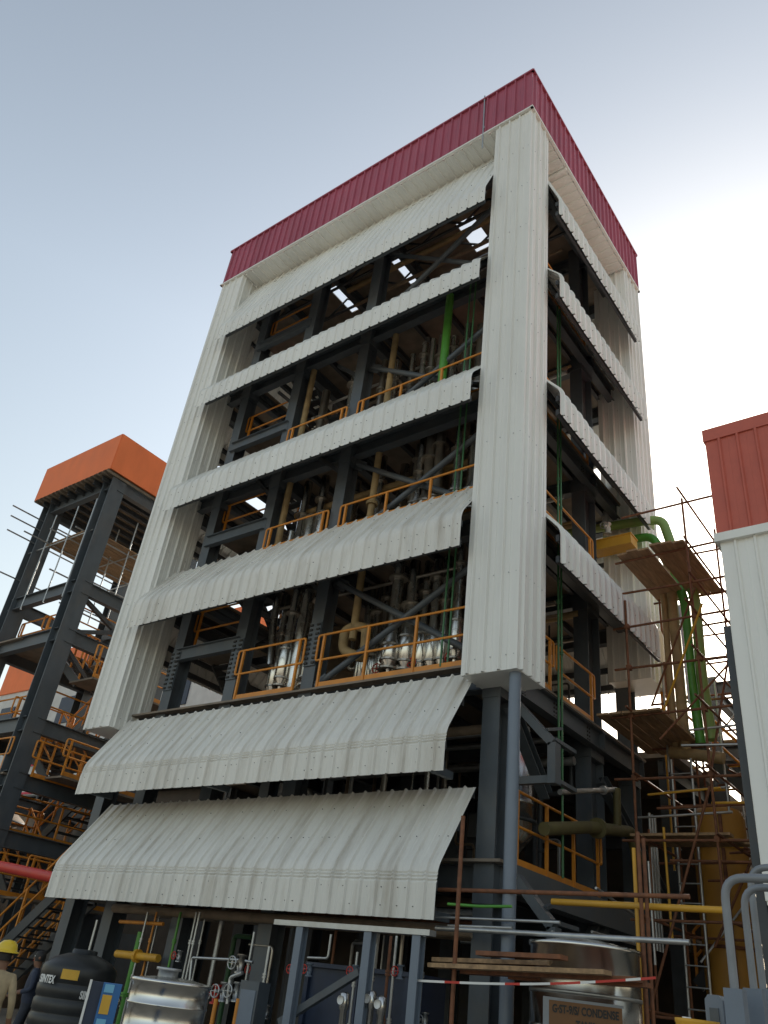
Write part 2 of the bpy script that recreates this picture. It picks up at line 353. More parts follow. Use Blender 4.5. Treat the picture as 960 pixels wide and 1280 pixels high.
for i, z in enumerate(FL+[RZ]):
    for y in YS:
        b = MB(); b.ibeam((-11.45, y, z-.24), (-.5, y, z-.24), .38, .22, .018); b.build('floor_beam', 'steel', MBLD)
    for x in (-.62, -5.33, -7.75, -10.0, -11.5):
        b = MB(); b.ibeam((x, .9, z-.25), (x, 7.0, z-.25), .40, .2, .018)
        if x == -.62:
            for yy in (1.35, 1.44, 4.1, 4.19, 2.6, 2.69):
                for zz in (-.12, -.20, -.28, -.36): b.tube([(x+.008, yy, z+zz), (x+.02, yy, z+zz)], .022, 8, sm=False, mi=1)
        b.build('floor_beam', ['steel', 'black'], MBLD)
    b = MB(); nx = 7
    for k in range(11):
        x = -11.0+k; b.ibeam((x, .9, z-.14), (x, 6.7, z-.14), .18, .1, .012)
    if z != RZ: b.build('joist', 'dsteel', MBLD)
def deck(z, holes, name, mt):
    b = MB(); xs = sorted({-11.55, -.50}.union(*[{h[0], h[1]} for h in holes])) if holes else [-11.55, -.50]
    ys = sorted({.55, 7.0}.union(*[{h[2], h[3]} for h in holes])) if holes else [.55, 7.0]
    for i in range(len(xs)-1):
        for j in range(len(ys)-1):
            cx, cy = (xs[i]+xs[i+1])/2, (ys[j]+ys[j+1])/2
            if any(h[0] < cx < h[1] and h[2] < cy < h[3] for h in holes): continue
            b.box(xs[i], xs[i+1], ys[j], ys[j+1], z-.045, z)
    return b.build(name, mt, MBLD)
for z in FL: deck(z, [(-9.8, -7.95, 1.0, 3.6)], 'floor_deck', 'deck')
deck(RZ+.06, [(x0, x1, 1.76, 3.0) for x0, x1 in ((-8.48, -7.9), (-5.98, -5.42), (-3.45, -2.85))], 'roof_deck', 'deck')
for k, y in enumerate((1.5, 2.4, 3.3, 4.7)):
    b = MB(); b.bar((-11.4, y, RZ-.55), (-.6, y, RZ-.55), .07, .07); x = -11.2; s = 0
    while x < -1: b.bar((x, y, RZ-.55 if s else RZ), (x+.75, y, RZ if s else RZ-.55), .05, .05); x += .75; s = 1-s
    b.build('roof_truss', 'dsteel', MBLD)
# braces
def brace(p, q, r=.07, m='steel'):
    b = MB(); b.tube([p, q], r, 10)
    d = (V(q)-V(p)).normalized()
    for c, s in ((V(p), 1), (V(q), -1)): b.bar(c-d*s*.12, c+d*s*.3, .02, .26, up=(0, 0, 1))
    b.build('cross_brace', m, MBLD)
for z in FL[1:]:
    h = 2.35 if z < 17 else 2.9
    brace((-5.1, .74, z+.1), (-1.05, .74, z+h)); brace((-5.1, .92, z+h+.25), (-1.05, .92, z+.15))
    brace((-7.6, 6.75, z+.1), (-5.5, 6.75, z+h+.3), .06, 'dsteel'); brace((-5.1, 6.75, z+h), (-1.1, 6.75, z+.2), .06, 'dsteel')
    b = MB(); b.bar((-5.33, .8, z+h-.1), (-6.3, .8, z+h+.75), .1, .1); b.build('knee_brace', 'dsteel', MBLD)
    b = MB(); b.bar((-7.75, .8, z+h-.1), (-8.6, .8, z+h+.75), .1, .1); b.build('knee_brace', 'dsteel', MBLD)
for p, q in (((-.62, 4.75, 5.9), (-.3, 7.2, 4.0)), ((-.62, 4.6, 3.4), (-.62, 1.1, .3)), ((-.62, .95, 6.2), (-.62, 2.3, 5.0))):
    b = MB(); b.ibeam(p, q, .2, .2, .014); b.build('diagonal_strut', 'steel', MBLD)
# knee brackets of the missing right side canopies
for (y, z) in ((1.05, 5.55), (1.05, 2.85)):
    b = MB(); pts = [(-.6, y, z+.75), (-.05, y, z+.15), (.15, y, z-.05), (.15, y, z-.7)]
    for p, q in zip(pts[:-1], pts[1:]): b.bar(p, q, .14, .2, up=(0, 1, 0))
    b.bar((-.6, y, z-.62), (.15, y, z-.62), .12, .1, up=(0, 1, 0))
    for zz in (.02, -.62): b.bar((.15, y, z+zz), (.15, y+.75, z+zz), .1, .06)
    b.bar((.0, y, z+.2), (.0, y+.55, z+.38), .09, .05)
    b.build('canopy_bracket', 'steel', MBLD)
# guard rails
def rail_mb(pts, z, h=1.1, posts=1.25, toe=True, r=.026):
    b = MB()
    for (x0, y0), (x1, y1) in zip(pts[:-1], pts[1:]):
        p, q = V((x0, y0, z)), V((x1, y1, z)); L = (q-p).length; n = max(1, round(L/posts))
        for i in range(n+1): c = p.lerp(q, i/n); b.bar(c, c+V((0, 0, h)), .05, .05)
        for zz in (h, h*.52): b.tube([p+V((0, 0, zz)), q+V((0, 0, zz))], r, 8)
        if toe: b.bar(p+V((0, 0, .06)), q+V((0, 0, .06)), .012, .11)
        for c, d in ((p, (p-q).normalized()), (q, (q-p).normalized())):   # closing loops at the ends
            b.tube(bend([c+V((0, 0, h)), c+d*.16+V((0, 0, h)), c+d*.16+V((0, 0, h*.52)), c+V((0, 0, h*.52))], .06, 4), r, 8)
    return b
def rail(pts, z, h=1.1, parent=None, **k): return rail_mb(pts, z, h, **k).build('guard_rail', 'rail', parent or MBLD)
for i, z in enumerate(FL[1:]):
    yr = 1.55 if i == 3 else .6
    rail([(-7.4, yr), (-5.65, yr)], z, 1.18); rail([(-4.95, yr), (-1.35, yr)], z, 1.18, posts=1.2)
    rail([(-9.75, .95), (-8.05, .95)], z+1.62, 1.12); rail([(-9.75, 3.65), (-8.0, 3.65)], z, 1.1)
    b = MB(); b.ibeam((-10, .68, z+1.45), (-7.75, .68, z+1.45), .32, .16, .014); b.build('landing_beam', 'steel', MBLD)
    b = MB(); b.box(-9.85, -7.9, .75, 1.75, z+1.57, z+1.62); b.build('landing', 'deck', MBLD)
    b = MB(); z2 = (FL[2:]+[21.0])[i]
    for (ya, za, yb, zb_, xx) in ((3.4, z, 1.7, z+1.6, -9.35), (1.7, z+1.6, 3.4, z2, -8.4)):
        for s in (-.4, .4): b.bar((xx+s, ya, za), (xx+s, yb, zb_), .05, .22)
        for k in range(8): t = (k+.5)/8; b.box(xx-.38, xx+.38, ya+(yb-ya)*t-.12, ya+(yb-ya)*t+.12, za+(zb_-za)*t-.02, za+(zb_-za)*t+.02)
    b.build('stair_flight', 'dsteel', MBLD)
    if i: rail([(-.52, 1.2), (-.52, 4.25)], z, 1.1)
rail([(-.55, 1.15), (-.55, 2.3)], FL[1], 1.05); rail([(-.55, 2.75), (-.55, 4.2)], FL[1], 1.05)
rail([(-.55, 1.15), (-.55, 4.3)], FL[0], 1.15, posts=.95)
b = MB(); b.tube([(-.13, .2, .1), (-.13, .2, ZC+.1)], .10, 16); b.build('downpipe', 'pipe_grey', MBLD)
# concrete/blockwork at floor edge right low
b = MB(); b.box(-.52, -.42, .95, 6.4, FL[0]-.45, FL[0]-.02); b.build('edge_plate', 'steel', MBLD)

rnd0 = random.Random(11)
# ------------------------------------------------------------------ equipment inside
def vessel(x, y, z0, z1, r, m, label, group, cone=.35):
    t = thing('process_vessel', label, 'vessel', (x, y, z0), group)
    b = MB(); pr = [(.03, z0), (r*.3, z0+.02), (r, z0+cone), (r, z0+cone+.5), (r*1.03, z0+cone+.5), (r*1.03, z0+cone+.56), (r, z0+cone+.56), (r, z1-.18), (r*.85, z1-.06), (r*.4, z1), (.02, z1)]
    b.lathe((x, y, 0), pr, 20); b.build('shell', m, t)
    b = MB(); b.lathe((x, y, 0), [(.05, z0-.25), (.05, z0), (.1, z0), (.1, z0+.05), (.05, z0+.05)], 10); b.build('outlet_nozzle', 'vessel', t)
    b = MB(); zz = z0+cone+.2; b.lathe((x, y, 0), [(r, zz), (r*1.16, zz), (r*1.16, zz+.05), (r, zz+.05)], 20)
    for k in range(3):
        a = k*2.1+.4; b.bar((x+r*1.08*math.cos(a), y+r*1.08*math.sin(a), z0-.38), (x+r*1.08*math.cos(a), y+r*1.08*math.sin(a), zz), .06, .06)
    b.build('support_ring', 'dsteel', t)
    return t
g1 = 'vessels in the right bay'
for zf, nm, ms in ((FL[1], 'first', ('vessel', 'duct')), (FL[2], 'second', ('vessel', 'lag')), (FL[3], 'third', ('lag', 'vessel'))):
    for k, x in enumerate((-4.35, -3.45, -2.6, -1.75)):
        vessel(x, 2.1, zf+.45, zf+2.75, .30, ms[k % 2], 'upright cylindrical vessel behind the orange rail on the %s open floor of the white tower' % nm, g1+', %s floor' % nm)
    for k, x in enumerate((-4.0, -3.0, -2.0)):
        vessel(x, 3.6, zf+.45, zf+2.8, .38, 'lag' if k != 1 else 'vessel', 'second row vessel deep in the shade of the %s open floor' % nm, 'second row vessels, %s floor' % nm)
vessel(-6.7, 3.3, FL[1]+.5, FL[1]+2.7, .55, 'lag', 'broad brown lagged vessel between the middle columns on the first open floor', None)
vessel(-6.6, 3.3, FL[2]+.5, FL[2]+2.7, .5, 'vessel', 'broad steel vessel between the middle columns on the second open floor', None)
vessel(-6.6, 3.5, FL[3]+.5, FL[3]+2.9, .5, 'lag', 'broad brown vessel between the middle columns on the third open floor', None)
for zf, nm in ((FL[1], 'first'), (FL[2], 'second'), (FL[3], 'third')):
    for k in range(15):
        x = -4.9+k*.265 if k < 12 else -7.2+(k-12)*.62+rnd0.uniform(-.05, .05); y = rnd0.choice((1.15, 1.35, 1.5, 1.9))
        t = thing('heat_exchanger_tube', 'polished upright column with a flared foot behind the rail of the %s open floor' % nm, 'column', (x, y, zf+.3), 'polished upright columns, %s floor' % nm)
        r1 = rnd0.uniform(.075, .13); h2 = rnd0.uniform(.9, 1.3)
        b = MB(); b.lathe((x, y, zf), [(.04, .3), (.05, .42), (r1*1.5, .60), (r1*1.5, h2), (r1, h2+.22), (r1, 2.95)], 14); b.build('shell', rnd0.choice(('duct', 'steelplate', 'vessel', 'duct')), t)
        for zz in (.42, .6, h2, 1.9+.3*(k % 3)): b = MB(); b.lathe((x, y, zf+zz), [(r1, -.02), (r1*1.75, -.02), (r1*1.75, .02), (r1, .02)], 14, sm=False); b.build('flange', 'vessel', t)
def duct(p, q, r, label):
    pipe('silver_duct', [p, q], r, 'duct', label, 'duct', n=16, bands=.28)
duct((-6.36, 1.3, FL[1]), (-6.36, 1.3, FL[2]+1.75), .15, 'ribbed silver duct rising from the first to the second floor beside the middle column')
pipe('silver_duct', [(-7.35, 1.25, FL[2]+1.4), (-7.35, 1.25, FL[1]+2.2), (-7.1, 1.2, FL[1]+1.0)], .095, 'duct', 'narrow bare silver duct ending above the rail on the first open floor', 'duct')
duct((-6.95, 1.5, FL[2]), (-6.95, 1.5, FL[2]+1.9), .17, 'short fat silver duct behind the rail of the second open floor')
# tan insulated risers
pipe('insulated_pipe', [(-4.5, .98, 8.05), (-4.5, .98, 17.9)], .085, 'tan', 'tall tan lagged riser crossing four floors in the right bay', flanges=(.35,))
b = MB(); b.tube(bend([(-4.5, .98, 8.35), (-4.75, .98, 8.3), (-4.75, .98, 7.85), (-4.1, .98, 7.55), (-4.15, .98, 8.25), (-4.42, .98, 8.35)], .18, 6), .105, 12)
tag(b.build('pipe_loop', 'tan', None, (-4.5, .98, 8.05)), 'tan lagged u shaped loop hanging at the foot of the tall riser behind the rail', 'pipe')
pipe('insulated_pipe', [(-7.45, .95, 10.3), (-7.45, .95, 17.3)], .085, 'tan', 'tan lagged riser beside the dark column left of the silver ducts', flanges=(.5,))
pipe('insulated_pipe', [(-4.5, .98, 17.9), (-4.5, 2.5, 18.3)], .085, 'tan', 'tan lagged stub turning inwards below the top floor')
# green pipes
pipe('green_pipe', [(-2.6, .70, 13.5), (-2.6, .70, 17.2)], .105, 'green', 'thick bright green riser on the third open floor in front of the braces', flanges=())
for k, (x, y, r, l) in enumerate(((-1.92, .60, .021, 'thin green riser tight behind the rail left of the corner column'), (-1.78, .62, .021, 'thin green riser second left of the corner column'),
                                  (-1.35, .60, .024, 'thin green riser nearest the inner edge of the corner column'))):
    pipe('green_riser', [(x, y, 6.95), (x, y, 17.3)], r, 'dgreen', l)
for k, (x, y, r) in enumerate(((-.42, 2.40, .022), (-.42, 2.54, .022))):
    pipe('green_riser', [(x, y, 3.7 if k else 5.2), (x, y, 17.2)], r, 'dgreen', ('dark green riser on the side face of the white tower, front one of the pair', 'thin green riser on the side face of the white tower, rear one of the pair')[k], flanges=(.3, .55))
# clutter pipes (dark interior)
rnd = random.Random(3)
for fi, z in enumerate(FL):
    nm = ('lowest', 'first', 'second', 'third', 'top')[fi]; top = (FL+[RZ])[fi+1]-.4
    for k in range(15):
        x = rnd.uniform(-7.5, -1.1); y = rnd.uniform(1.4, 5.8); mt = rnd.choice(['galv', 'vessel', 'lag', 'dsteel', 'duct'])
        r = rnd.choice((.025, .03, .045, .06))
        x2 = x+rnd.choice((-.5, .4, 0, .7)); zz = z+rnd.uniform(.8, 2.0)
        pts = [(x, y, z), (x, y, zz), (x2, y, zz), (x2, y, top)] if abs(x2-x) > .1 else [(x, y, z), (x, y, top)]
        pipe('process_pipe', pts, r, mt, 'thin upright steel pipe in the shaded interior of the %s open floor' % nm, 'pipe', 'thin interior pipes, %s floor' % nm, rad=.1, n=8, flanges=(.45,) if rnd.random() < .5 else ())
    for k in range(5):
        y = rnd.uniform(1.1, 5.5); zz = top-rnd.uniform(.1, .9)
        pipe('header_pipe', [(-7.6, y, zz), (-.9, y, zz)], rnd.choice((.04, .06, .09)), rnd.choice(['vessel', 'lag', 'galv', 'tan']), 'level pipe run under the deck above the %s open floor' % nm, 'pipe', 'level pipe runs, %s floor' % nm, n=8)
def valve(x, y, z, label, group=None, m='vessel', s=1., wm='redp'):
    t = thing('gate_valve', label, 'valve', (x, y, z), group)
    b = MB(); b.lathe((x, y, z), [(.09*s, -.15*s), (.09*s, -.12*s), (.05*s, -.11*s), (.075*s, 0), (.05*s, .11*s), (.09*s, .12*s), (.09*s, .15*s)], 12); b.tube([(x, y, z), (x, y-.22*s, z)], .03*s, 8); b.build('body', m, t)
    b = MB(); n = 16; c = V((x, y-.22*s, z))
    b.tube([c+V((.1*s*math.cos(2*math.pi*k/n), 0, .1*s*math.sin(2*math.pi*k/n))) for k in range(n+1)], .012*s, 6)
    b.tube([c-V((.1*s, 0, 0)), c+V((.1*s, 0, 0))], .008*s, 6); b.tube([c-V((0, 0, .1*s)), c+V((0, 0, .1*s))], .008*s, 6)
    b.build('handwheel', wm, t)
for k, x in enumerate((-4.0, -3.1, -2.2, -1.6)): valve(x, 1.5, FL[1]+.55, 'small valve with handwheel among the vessels behind the first floor rail', 'valves behind the first floor rail')
# right side: motors and bits seen through the side openings
pipe('lagged_pipe', [A(680, 1036, 0, -.35), A(735, 1034, 0, -.35), A(790, 1040, 0, -.35), A(797, 1080, 0, -.35)], .11, 'olive', 'dusty olive lagged pipe elbow under the side walkway', rad=.2, n=14, flanges=(1.2,))
pipe('olive_pipe', [A(771, 986, 0, -.35), A(772, 1036, 0, -.35)], .075, 'olive', 'short olive drop pipe joining the lagged elbow under the side walkway', n=12)
pipe('dark_pipe', [A(700, 990, 0, -.4), A(770, 987, 0, -.4)], .05, 'galv', 'level grey pipe with a pale tag ending at the olive drop pipe', flanges=(.75,))
vessel(-1.3, 2.3, FL[0]+.35, FL[0]+2.3, .40, 'steelplate', 'shiny round vessel behind the lower orange rail on the side of the white tower', None)
for k, (y, l) in enumerate(((5.9, 'front'), (6.05, 'middle'), (6.2, 'rear'))):
    pipe('silver_riser', [(-.1, y, 3.0), (-.1, y, 5.5)], .028, 'galv', 'thin silver riser beside the scaffold ladder, %s of three' % l)
# ------------------------------------------------------------------ left stair tower
TW = thing('stair_tower', 'open blue grey steel stair tower with an orange boxed roof', 'tower', (-15.3, 0, 0))
x0, x1, y0, y1 = -19.72, -15.2, 0., 4.6; zb, zt = 15.40, 16.82
b = MB()
for (p, q) in (((x0, y0), (x1, y0)), ((x1, y0), (x1, y1)), ((x1, y1), (x0, y1)), ((x0, y1), (x0, y0))):
    b.bar((p[0], p[1], (zb+zt)/2), (q[0], q[1], (zb+zt)/2), .05, zt-zb)
b.box(x0, x1, y0, y1, zt-.06, zt-.03); b.build('roof_fascia', 'orange', TW)
b = MB(); b.sheet([(x0+.05, y0-.06, zb-.02), (x0+.05, y1, zb-.02)], [(0, 0, -1)]*2, (1, 0, 0), x1-x0-.1, hh=.07, pitch=.25); b.build('roof_deck', 'deck', TW)
TC = [(-15.62, .55), (-19.25, .55), (-15.62, 4.1), (-19.25, 4.1)]
for (x, y) in TC:
    b = MB(); b.ibeam((x, y, 0), (x, y, zb-.1), .5, .55, .03, (1, 0, 0)); b.build('steel_column', 'steel', TW)
for z in (zb-.28, 11.35, 9.75, 7.05, 5.55, 4.1):
    for p, q in (((-19.25, .45), (-15.62, .45)), ((-19.25, 4.1), (-15.62, 4.1)), ((-15.45, .55), (-15.45, 4.1)), ((-19.25, .55), (-19.25, 4.1))):
        b = MB(); b.ibeam((*p, z), (*q, z), .42, .22, .02); b.build('beam', 'steel', TW)
for k in range(8):
    x = -19.2+k*.5
    b = MB(); b.ibeam((x, .1, zb-.16), (x, 4.4, zb-.16), .16, .1, .012); b.build('roof_joist', 'dsteel', TW)
def flight(parent, a, c, wid, n, m='dsteel', wd=(0, 1, 0), rails=True):
    a = V(a); c = V(c); wv = V(wd)*wid; b = MB()
    for s in (0, 1): b.bar(a+wv*s, c+wv*s, .06, .26)
    for k in range(n):
        t = (k+.5)/n; p = a.lerp(c, t); d = (c-a); d.z = 0; d.normalize()
        b.add([p+wv*i+d*j+V((0, 0, h)) for i in (0, 1) for j in (-.13, .13) for h in (-.02, .02)], [(0, 1, 3, 2), (4, 6, 7, 5), (0, 4, 5, 1), (2, 3, 7, 6), (0, 2, 6, 4), (1, 5, 7, 3)])
    o = b.build('stair_flight', m, parent)
    if rails:
        r = MB()
        for s in (0, 1):
            for h in (1.0, .52): r.tube([a+wv*s+V((0, 0, h)), c+wv*s+V((0, 0, h))], .028, 8)
            for k in range(4): p = a.lerp(c, k/3)+wv*s; r.bar(p, p+V((0, 0, 1.0)), .05, .05)
        r.build('stair_rail', 'rail', parent)
    return o
for z, ys in ((9.95, (.3, 4.2)), (7.25, (.3, 4.2)), (4.3, (.3, 4.2))):
    b = MB(); b.box(-19.3, -17.6, .3, 4.3, z-.05, z); b.box(-17.6, -15.3, 2.9, 4.3, z-.052, z-.002); b.build('landing', 'deck', TW)
    rail([(-19.0, .95), (-15.9, .95)], z, .95, TW); rail([(-15.75, .95), (-15.75, 3.9)], z, .95, TW); rail([(-17.6, 1.0), (-17.6, 2.8)], z, .95, TW)
for za, zb2 in ((7.25, 9.95), (4.3, 7.25), (1.2, 4.3)):
    flight(TW, (-17.6, 1.5, zb2), (-15.6, 1.5, (za+zb2)/2), 1.0, 8)
    flight(TW, (-15.6, 2.9, (za+zb2)/2), (-17.6, 2.9, za), 1.0, 8)
for z in (5.7, 2.8):
    rail([(-19.0, .3), (-15.9, .3)], z, .95, TW); rail([(-15.3, .9), (-15.3, 3.6)], z, .95, TW)
    b = MB(); b.box(-19.2, -15.7, .3, 1.3, z-.05, z); b.build('landing', 'deck', TW)
for z in (8.6, 5.8, 2.8):
    b = MB(); b.box(-15.7, -14.5, 1.3, 4.1, z-.05, z); b.build('landing', 'deck', TW); rail([(-14.5, 1.3), (-14.5, 4.1)], z, .95, TW)
for p, q in (((-15.6, .6, 11.2), (-15.6, 3.9, 9.9)), ((-15.6, .6, 9.6), (-15.6, 3.9, 7.3)), ((-15.6, 3.9, 11.2), (-15.6, .6, 9.9))):
    b = MB(); b.bar(p, q, .12, .12); b.build('brace', 'dsteel', TW)
# scaffold under the tower roof
TS = thing('scaffold', 'grey tube scaffold slung under the orange roof of the stair tower', 'scaffold', (-17.5, 1, 11.6))
for x, z, ya, yb in ((-19.5, 14.75, -.75, 4), (-19.45, 14.35, -.7, 4), (-19.4, 13.8, -.65, 4.2), (-18.2, 13.45, -.6, 4.2), (-17.1, 13.42, -.3, 4.4), (-16.1, 13.4, 0, 4.4), (-19.5, 12.35, -1.3, 4), (-17.2, 12.2, .2, 5), (-16.0, 11.9, .4, 5), (-16.2, 10.9, .4, 5)):
    b = MB(); b.tube([(x, ya, z), (x+.1, yb, z+rnd.uniform(-.06, .06))], .026, 6); b.build('tube', 'galv', TS)
for x in (-18.3, -17.0, -15.95):
    for y in (.3, 2.0):
        b = MB(); b.tube([(x, y, 11.0), (x, y, 14.6)], .025, 6); b.build('tube', 'galv', TS)
for y in (.4, 2.2, 3.6):
    b = MB(); b.tube([(-19.6, y, 13.40), (-15.7, y, 13.40)], .025, 6); b.build('tube', 'galv', TS)
b = MB()
for k in range(12): b.bar((-18.4+k*.22, .4, 13.5), (-18.4+k*.22, 3.6, 13.5), .19, .035)
b.build('plank_floor', 'wood', TS)
# orange roofed building far behind and pale block
OB = thing('plant_building', 'low pale plant building with an orange roof band far behind the stair tower', 'building', (-34, 14, 0))
xa, xb = A(8, 850, 1, 14).x, A(285, 850, 1, 14).x; zo0, zo1 = A(60, 858, 1, 14).z, A(60, 818, 1, 14).z
b = MB(); b.box(xa, xb, 14, 22, 0, zo0); b.build('wall', 'bldgwhite', OB)
b = MB(); b.box(xa-.1, xb+.1, 13.9, 22.1, zo0, zo1); b.build('roof_band', 'orange', OB)
for k in range(6):
    b = MB(); x = xa+1+k*3.4; b.box(x, x+1.6, 13.93, 14.0, zo0-2.6, zo0-1.0); b.build('window', 'navy', OB)
b = MB()
for k in range(4): z = zo0-3.4-k*1.6; b.box(xa, xb, 13.94, 14.0, z, z+.12)
b.build('cladding_band', 'pink', OB)
AX = thing('annex_building', 'low dark brown annex joined behind the foot of the white tower', 'building', (-8, 8.2, 0))
b = MB(); b.box(-16, -.15, 8.0, 14, 7.25, 7.4); b.build('roof_deck', 'deck', AX)
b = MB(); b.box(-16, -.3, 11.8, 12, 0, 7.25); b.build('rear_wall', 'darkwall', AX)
for x in (-15.5, -11.5, -7.6, -4, -.5):
    for y in (8.3, 11.4): b = MB(); b.ibeam((x, y, 0), (x, y, 7.25), .3, .28, .02, (0, 1, 0)); b.build('column', 'dsteel', AX)
    b = MB(); b.ibeam((x, 8.1, 7.05), (x, 11.8, 7.05), .35, .2, .016); b.build('beam', 'dsteel', AX)
for z in (3.4, 5.4):
    b = MB(); b.ibeam((-15.8, 8.3, z), (-.3, 8.3, z), .3, .2, .016); b.build('beam', 'dsteel', AX)
b = MB(); b.box(-16, -.4, 8.5, 11.7, 3.5, 3.56); b.build('floor_deck', 'deck', AX)
SD = thing('dark_shed', 'long dark brown shed closing the ground behind the stair tower', 'shed', (-26, 9, 0))
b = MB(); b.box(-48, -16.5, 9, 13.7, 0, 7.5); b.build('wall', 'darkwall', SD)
b = MB(); b.add([(-48.4, 8.6, 7.50), (-16.2, 8.6, 7.50), (-16.2, 13.8, 8.3), (-48.4, 13.8, 8.3), (-48.4, 8.6, 7.57), (-16.2, 8.6, 7.57), (-16.2, 13.8, 8.37), (-48.4, 13.8, 8.37)], [(0, 1, 2, 3), (7, 6, 5, 4), (0, 4, 5, 1), (1, 5, 6, 2), (2, 6, 7, 3), (3, 7, 4, 0)]); b.build('roof', 'dsteel', SD)
for k in range(7):
    b = MB(); x = -46+k*4.2; b.box(x, x+1.5, 8.95, 9, 0, 2.6); b.build('door', 'dsteel', SD)
PR = thing('pipe_rack', 'dark multi level pipe rack standing beyond the scaffold between the two clad buildings', 'pipe rack', (3, 11, 0))
for x in (.2, 3.0, 6.0, 9.0):
    for y in (10.2, 13.2): b = MB(); b.ibeam((x, y, 0), (x, y, 9.9), .3, .28, .02, (0, 1, 0)); b.build('column', 'dsteel', PR)
for z in (2.6, 4.4, 6.2, 7.9, 9.6):
    for y in (10.2, 13.2): b = MB(); b.ibeam((.1, y, z), (9.1, y, z), .32, .2, .016); b.build('beam', 'dsteel', PR)
    for x in (.2, 3, 6, 9): b = MB(); b.ibeam((x, 10.2, z), (x, 13.2, z), .3, .2, .016); b.build('beam', 'dsteel', PR)
    if z < 9:
        b = MB()
        for k in range(14):
            if (k*7+int(z*3)) % 9 > 1: b.box(.1, 9.0, 10.3+k*.205, 10.3+k*.205+.19, z+.17, z+.21)
        b.build('grating', 'deck', PR)
for k in range(20):
    b = MB(); z = rnd.choice((2.6, 4.4, 6.2, 7.9))+.35+rnd.uniform(0, .1); y = 10.4+k*.14; r2 = rnd.choice((.05, .08, .11)); b.tube([(-.2, y, z+r2), (9.3, y, z+r2)], r2, 10); b.build('pipe_run', rnd.choice(('lag', 'tan', 'vessel', 'rust', 'dgreen')), PR)
for k in range(22):
    b = MB(); x = rnd.uniform(.2, 4.6); y = rnd.uniform(9.9, 12.5); z = rnd.uniform(0, 5); r2 = rnd.choice((.03, .05, .08)); b.tube([(x, y, z), (x, y, z+rnd.uniform(2, 4.5))], r2, 8); b.build('pipe_drop', rnd.choice(('lag', 'galv', 'vessel', 'rust', 'tan')), PR)
b = MB(); b.box(.0, 14, 14.2, 14.4, 0, 5.6); b.build('rear_wall', 'darkwall', PR)
bn = thing('banner', 'white banner with red printing hung beyond the stair tower', 'banner', (-19.5, 6, 0))
c = A(78, 930, 1, 6.2); b = MB(); b.box(c.x-.55, c.x+.55, 6.2, 6.23, c.z-.75, c.z+.75); b.build('cloth', 'label_w', bn)
b = MB()
for k, wd in enumerate((.45, .35, .48, .4, .3)): b.box(c.x-wd, c.x+wd, 6.18, 6.199, c.z+.5-k*.24, c.z+.64-k*.24)
b.build('printing', 'pink', bn)
for s in (-.6, .6):
    b = MB(); b.box(c.x+s-.03, c.x+s+.03, 6.2, 6.26, 0, c.z+.8); b.build('post', 'dsteel', bn)
pipe('red_pipe', [A(-60, 1070, 1, .1), A(30, 1089, 1, .1), A(110, 1106, 1, .1)], .115, 'redp', 'fat red fire water pipe running level behind the lowest canopy at the left', rad=.1, n=14)
# low stair left of the building
LS = thing('access_stair', 'dark steel stair with orange rails rising behind the lowest canopy at the left edge', 'stair', (-13, 1, 0))
flight(LS, (-16.4, 1.0, .1), (-12.6, 1.0, 2.9), 1.1, 13)
b = MB(); b.box(-12.6, -11.4, .9, 2.3, 2.85, 2.9); b.build('landing', 'deck', LS)
# dark plant massing behind on the left so that the horizon is closed by equipment
for k, (x, y, h, r, l) in enumerate(((-21.5, 3.5, 5.2, 1.2, 'dark upright storage tank behind the foot of the stair tower, nearest'), (-24, 6.5, 6.0, 1.4, 'dark upright storage tank behind the foot of the stair tower, farther and taller'))):
    t = thing('storage_tank', l, 'tank', (x, y, 0))
    b = MB(); b.lathe((x, y, 0), [(r, 0), (r, h), (r*.6, h+.35), (.05, h+.5)], 28); b.build('shell', 'lag', t)
    for z in (h*.33, h*.66, h): b = MB(); b.lathe((x, y, z), [(r, -.04), (r+.05, -.04), (r+.05, .04), (r, .04)], 28); b.build('hoop', 'dsteel', t)
# ------------------------------------------------------------------ right building
RB = thing('factory_building', 'white ribbed clad building corner with a plain red upper band at the right edge', 'building', (3.15, 1, 0))
X0, X1, Y0, Y1 = 3.13, 13.0, 1.0, 9.0
b = MB()
def cl(b, z0, z1, mi=0, o=0.):
    for a, d, L, n in (((X0-o, Y0-o, z0), (1, 0, 0), X1-X0+2*o, (0, -1, 0)), ((X0-o, Y1+o, z0), (0, -1, 0), Y1-Y0+2*o, (-1, 0, 0)), ((X1+o, Y0-o, z0), (0, 1, 0), Y1-Y0+2*o, (1, 0, 0))):
        b.sheet([V(a), V(a)+V((0, 0, z1-z0))], [n, n], d, L, .30, .035, mi, .14)
cl(b, 3.25, 8.55); b.box(X0+.01, X1-.01, Y0+.02, Y1-.02, 3.2, 3.27)
b.build('wall_cladding', 'white', RB)
b = MB(); cl(b, 8.70, 10.62, 0, .03); b.box(X0-.06, X1+.06, Y0-.06, Y1+.06, 10.6, 10.85); b.build('red_band', 'red', RB)
b = MB(); b.box(X0-.07, X1+.07, Y0-.08, Y1+.08, 8.55, 8.70); b.build('flashing', 'white', RB)
for x, y in ((3.2, 1.5), (3.2, 7.5), (9, 1.5), (9, 7.5)):
    b = MB(); b.ibeam((x, y, 0), (x, y, 3.3), .36, .34, .02, (0, 1, 0)); b.build('steel_column', 'steel', RB)
b = MB(); b.ibeam((3.02, 1.3, 0), (3.02, 1.3, 7.2), .12, .12, .015, (0, 1, 0)); b.build('edge_post', 'dsteel', RB)
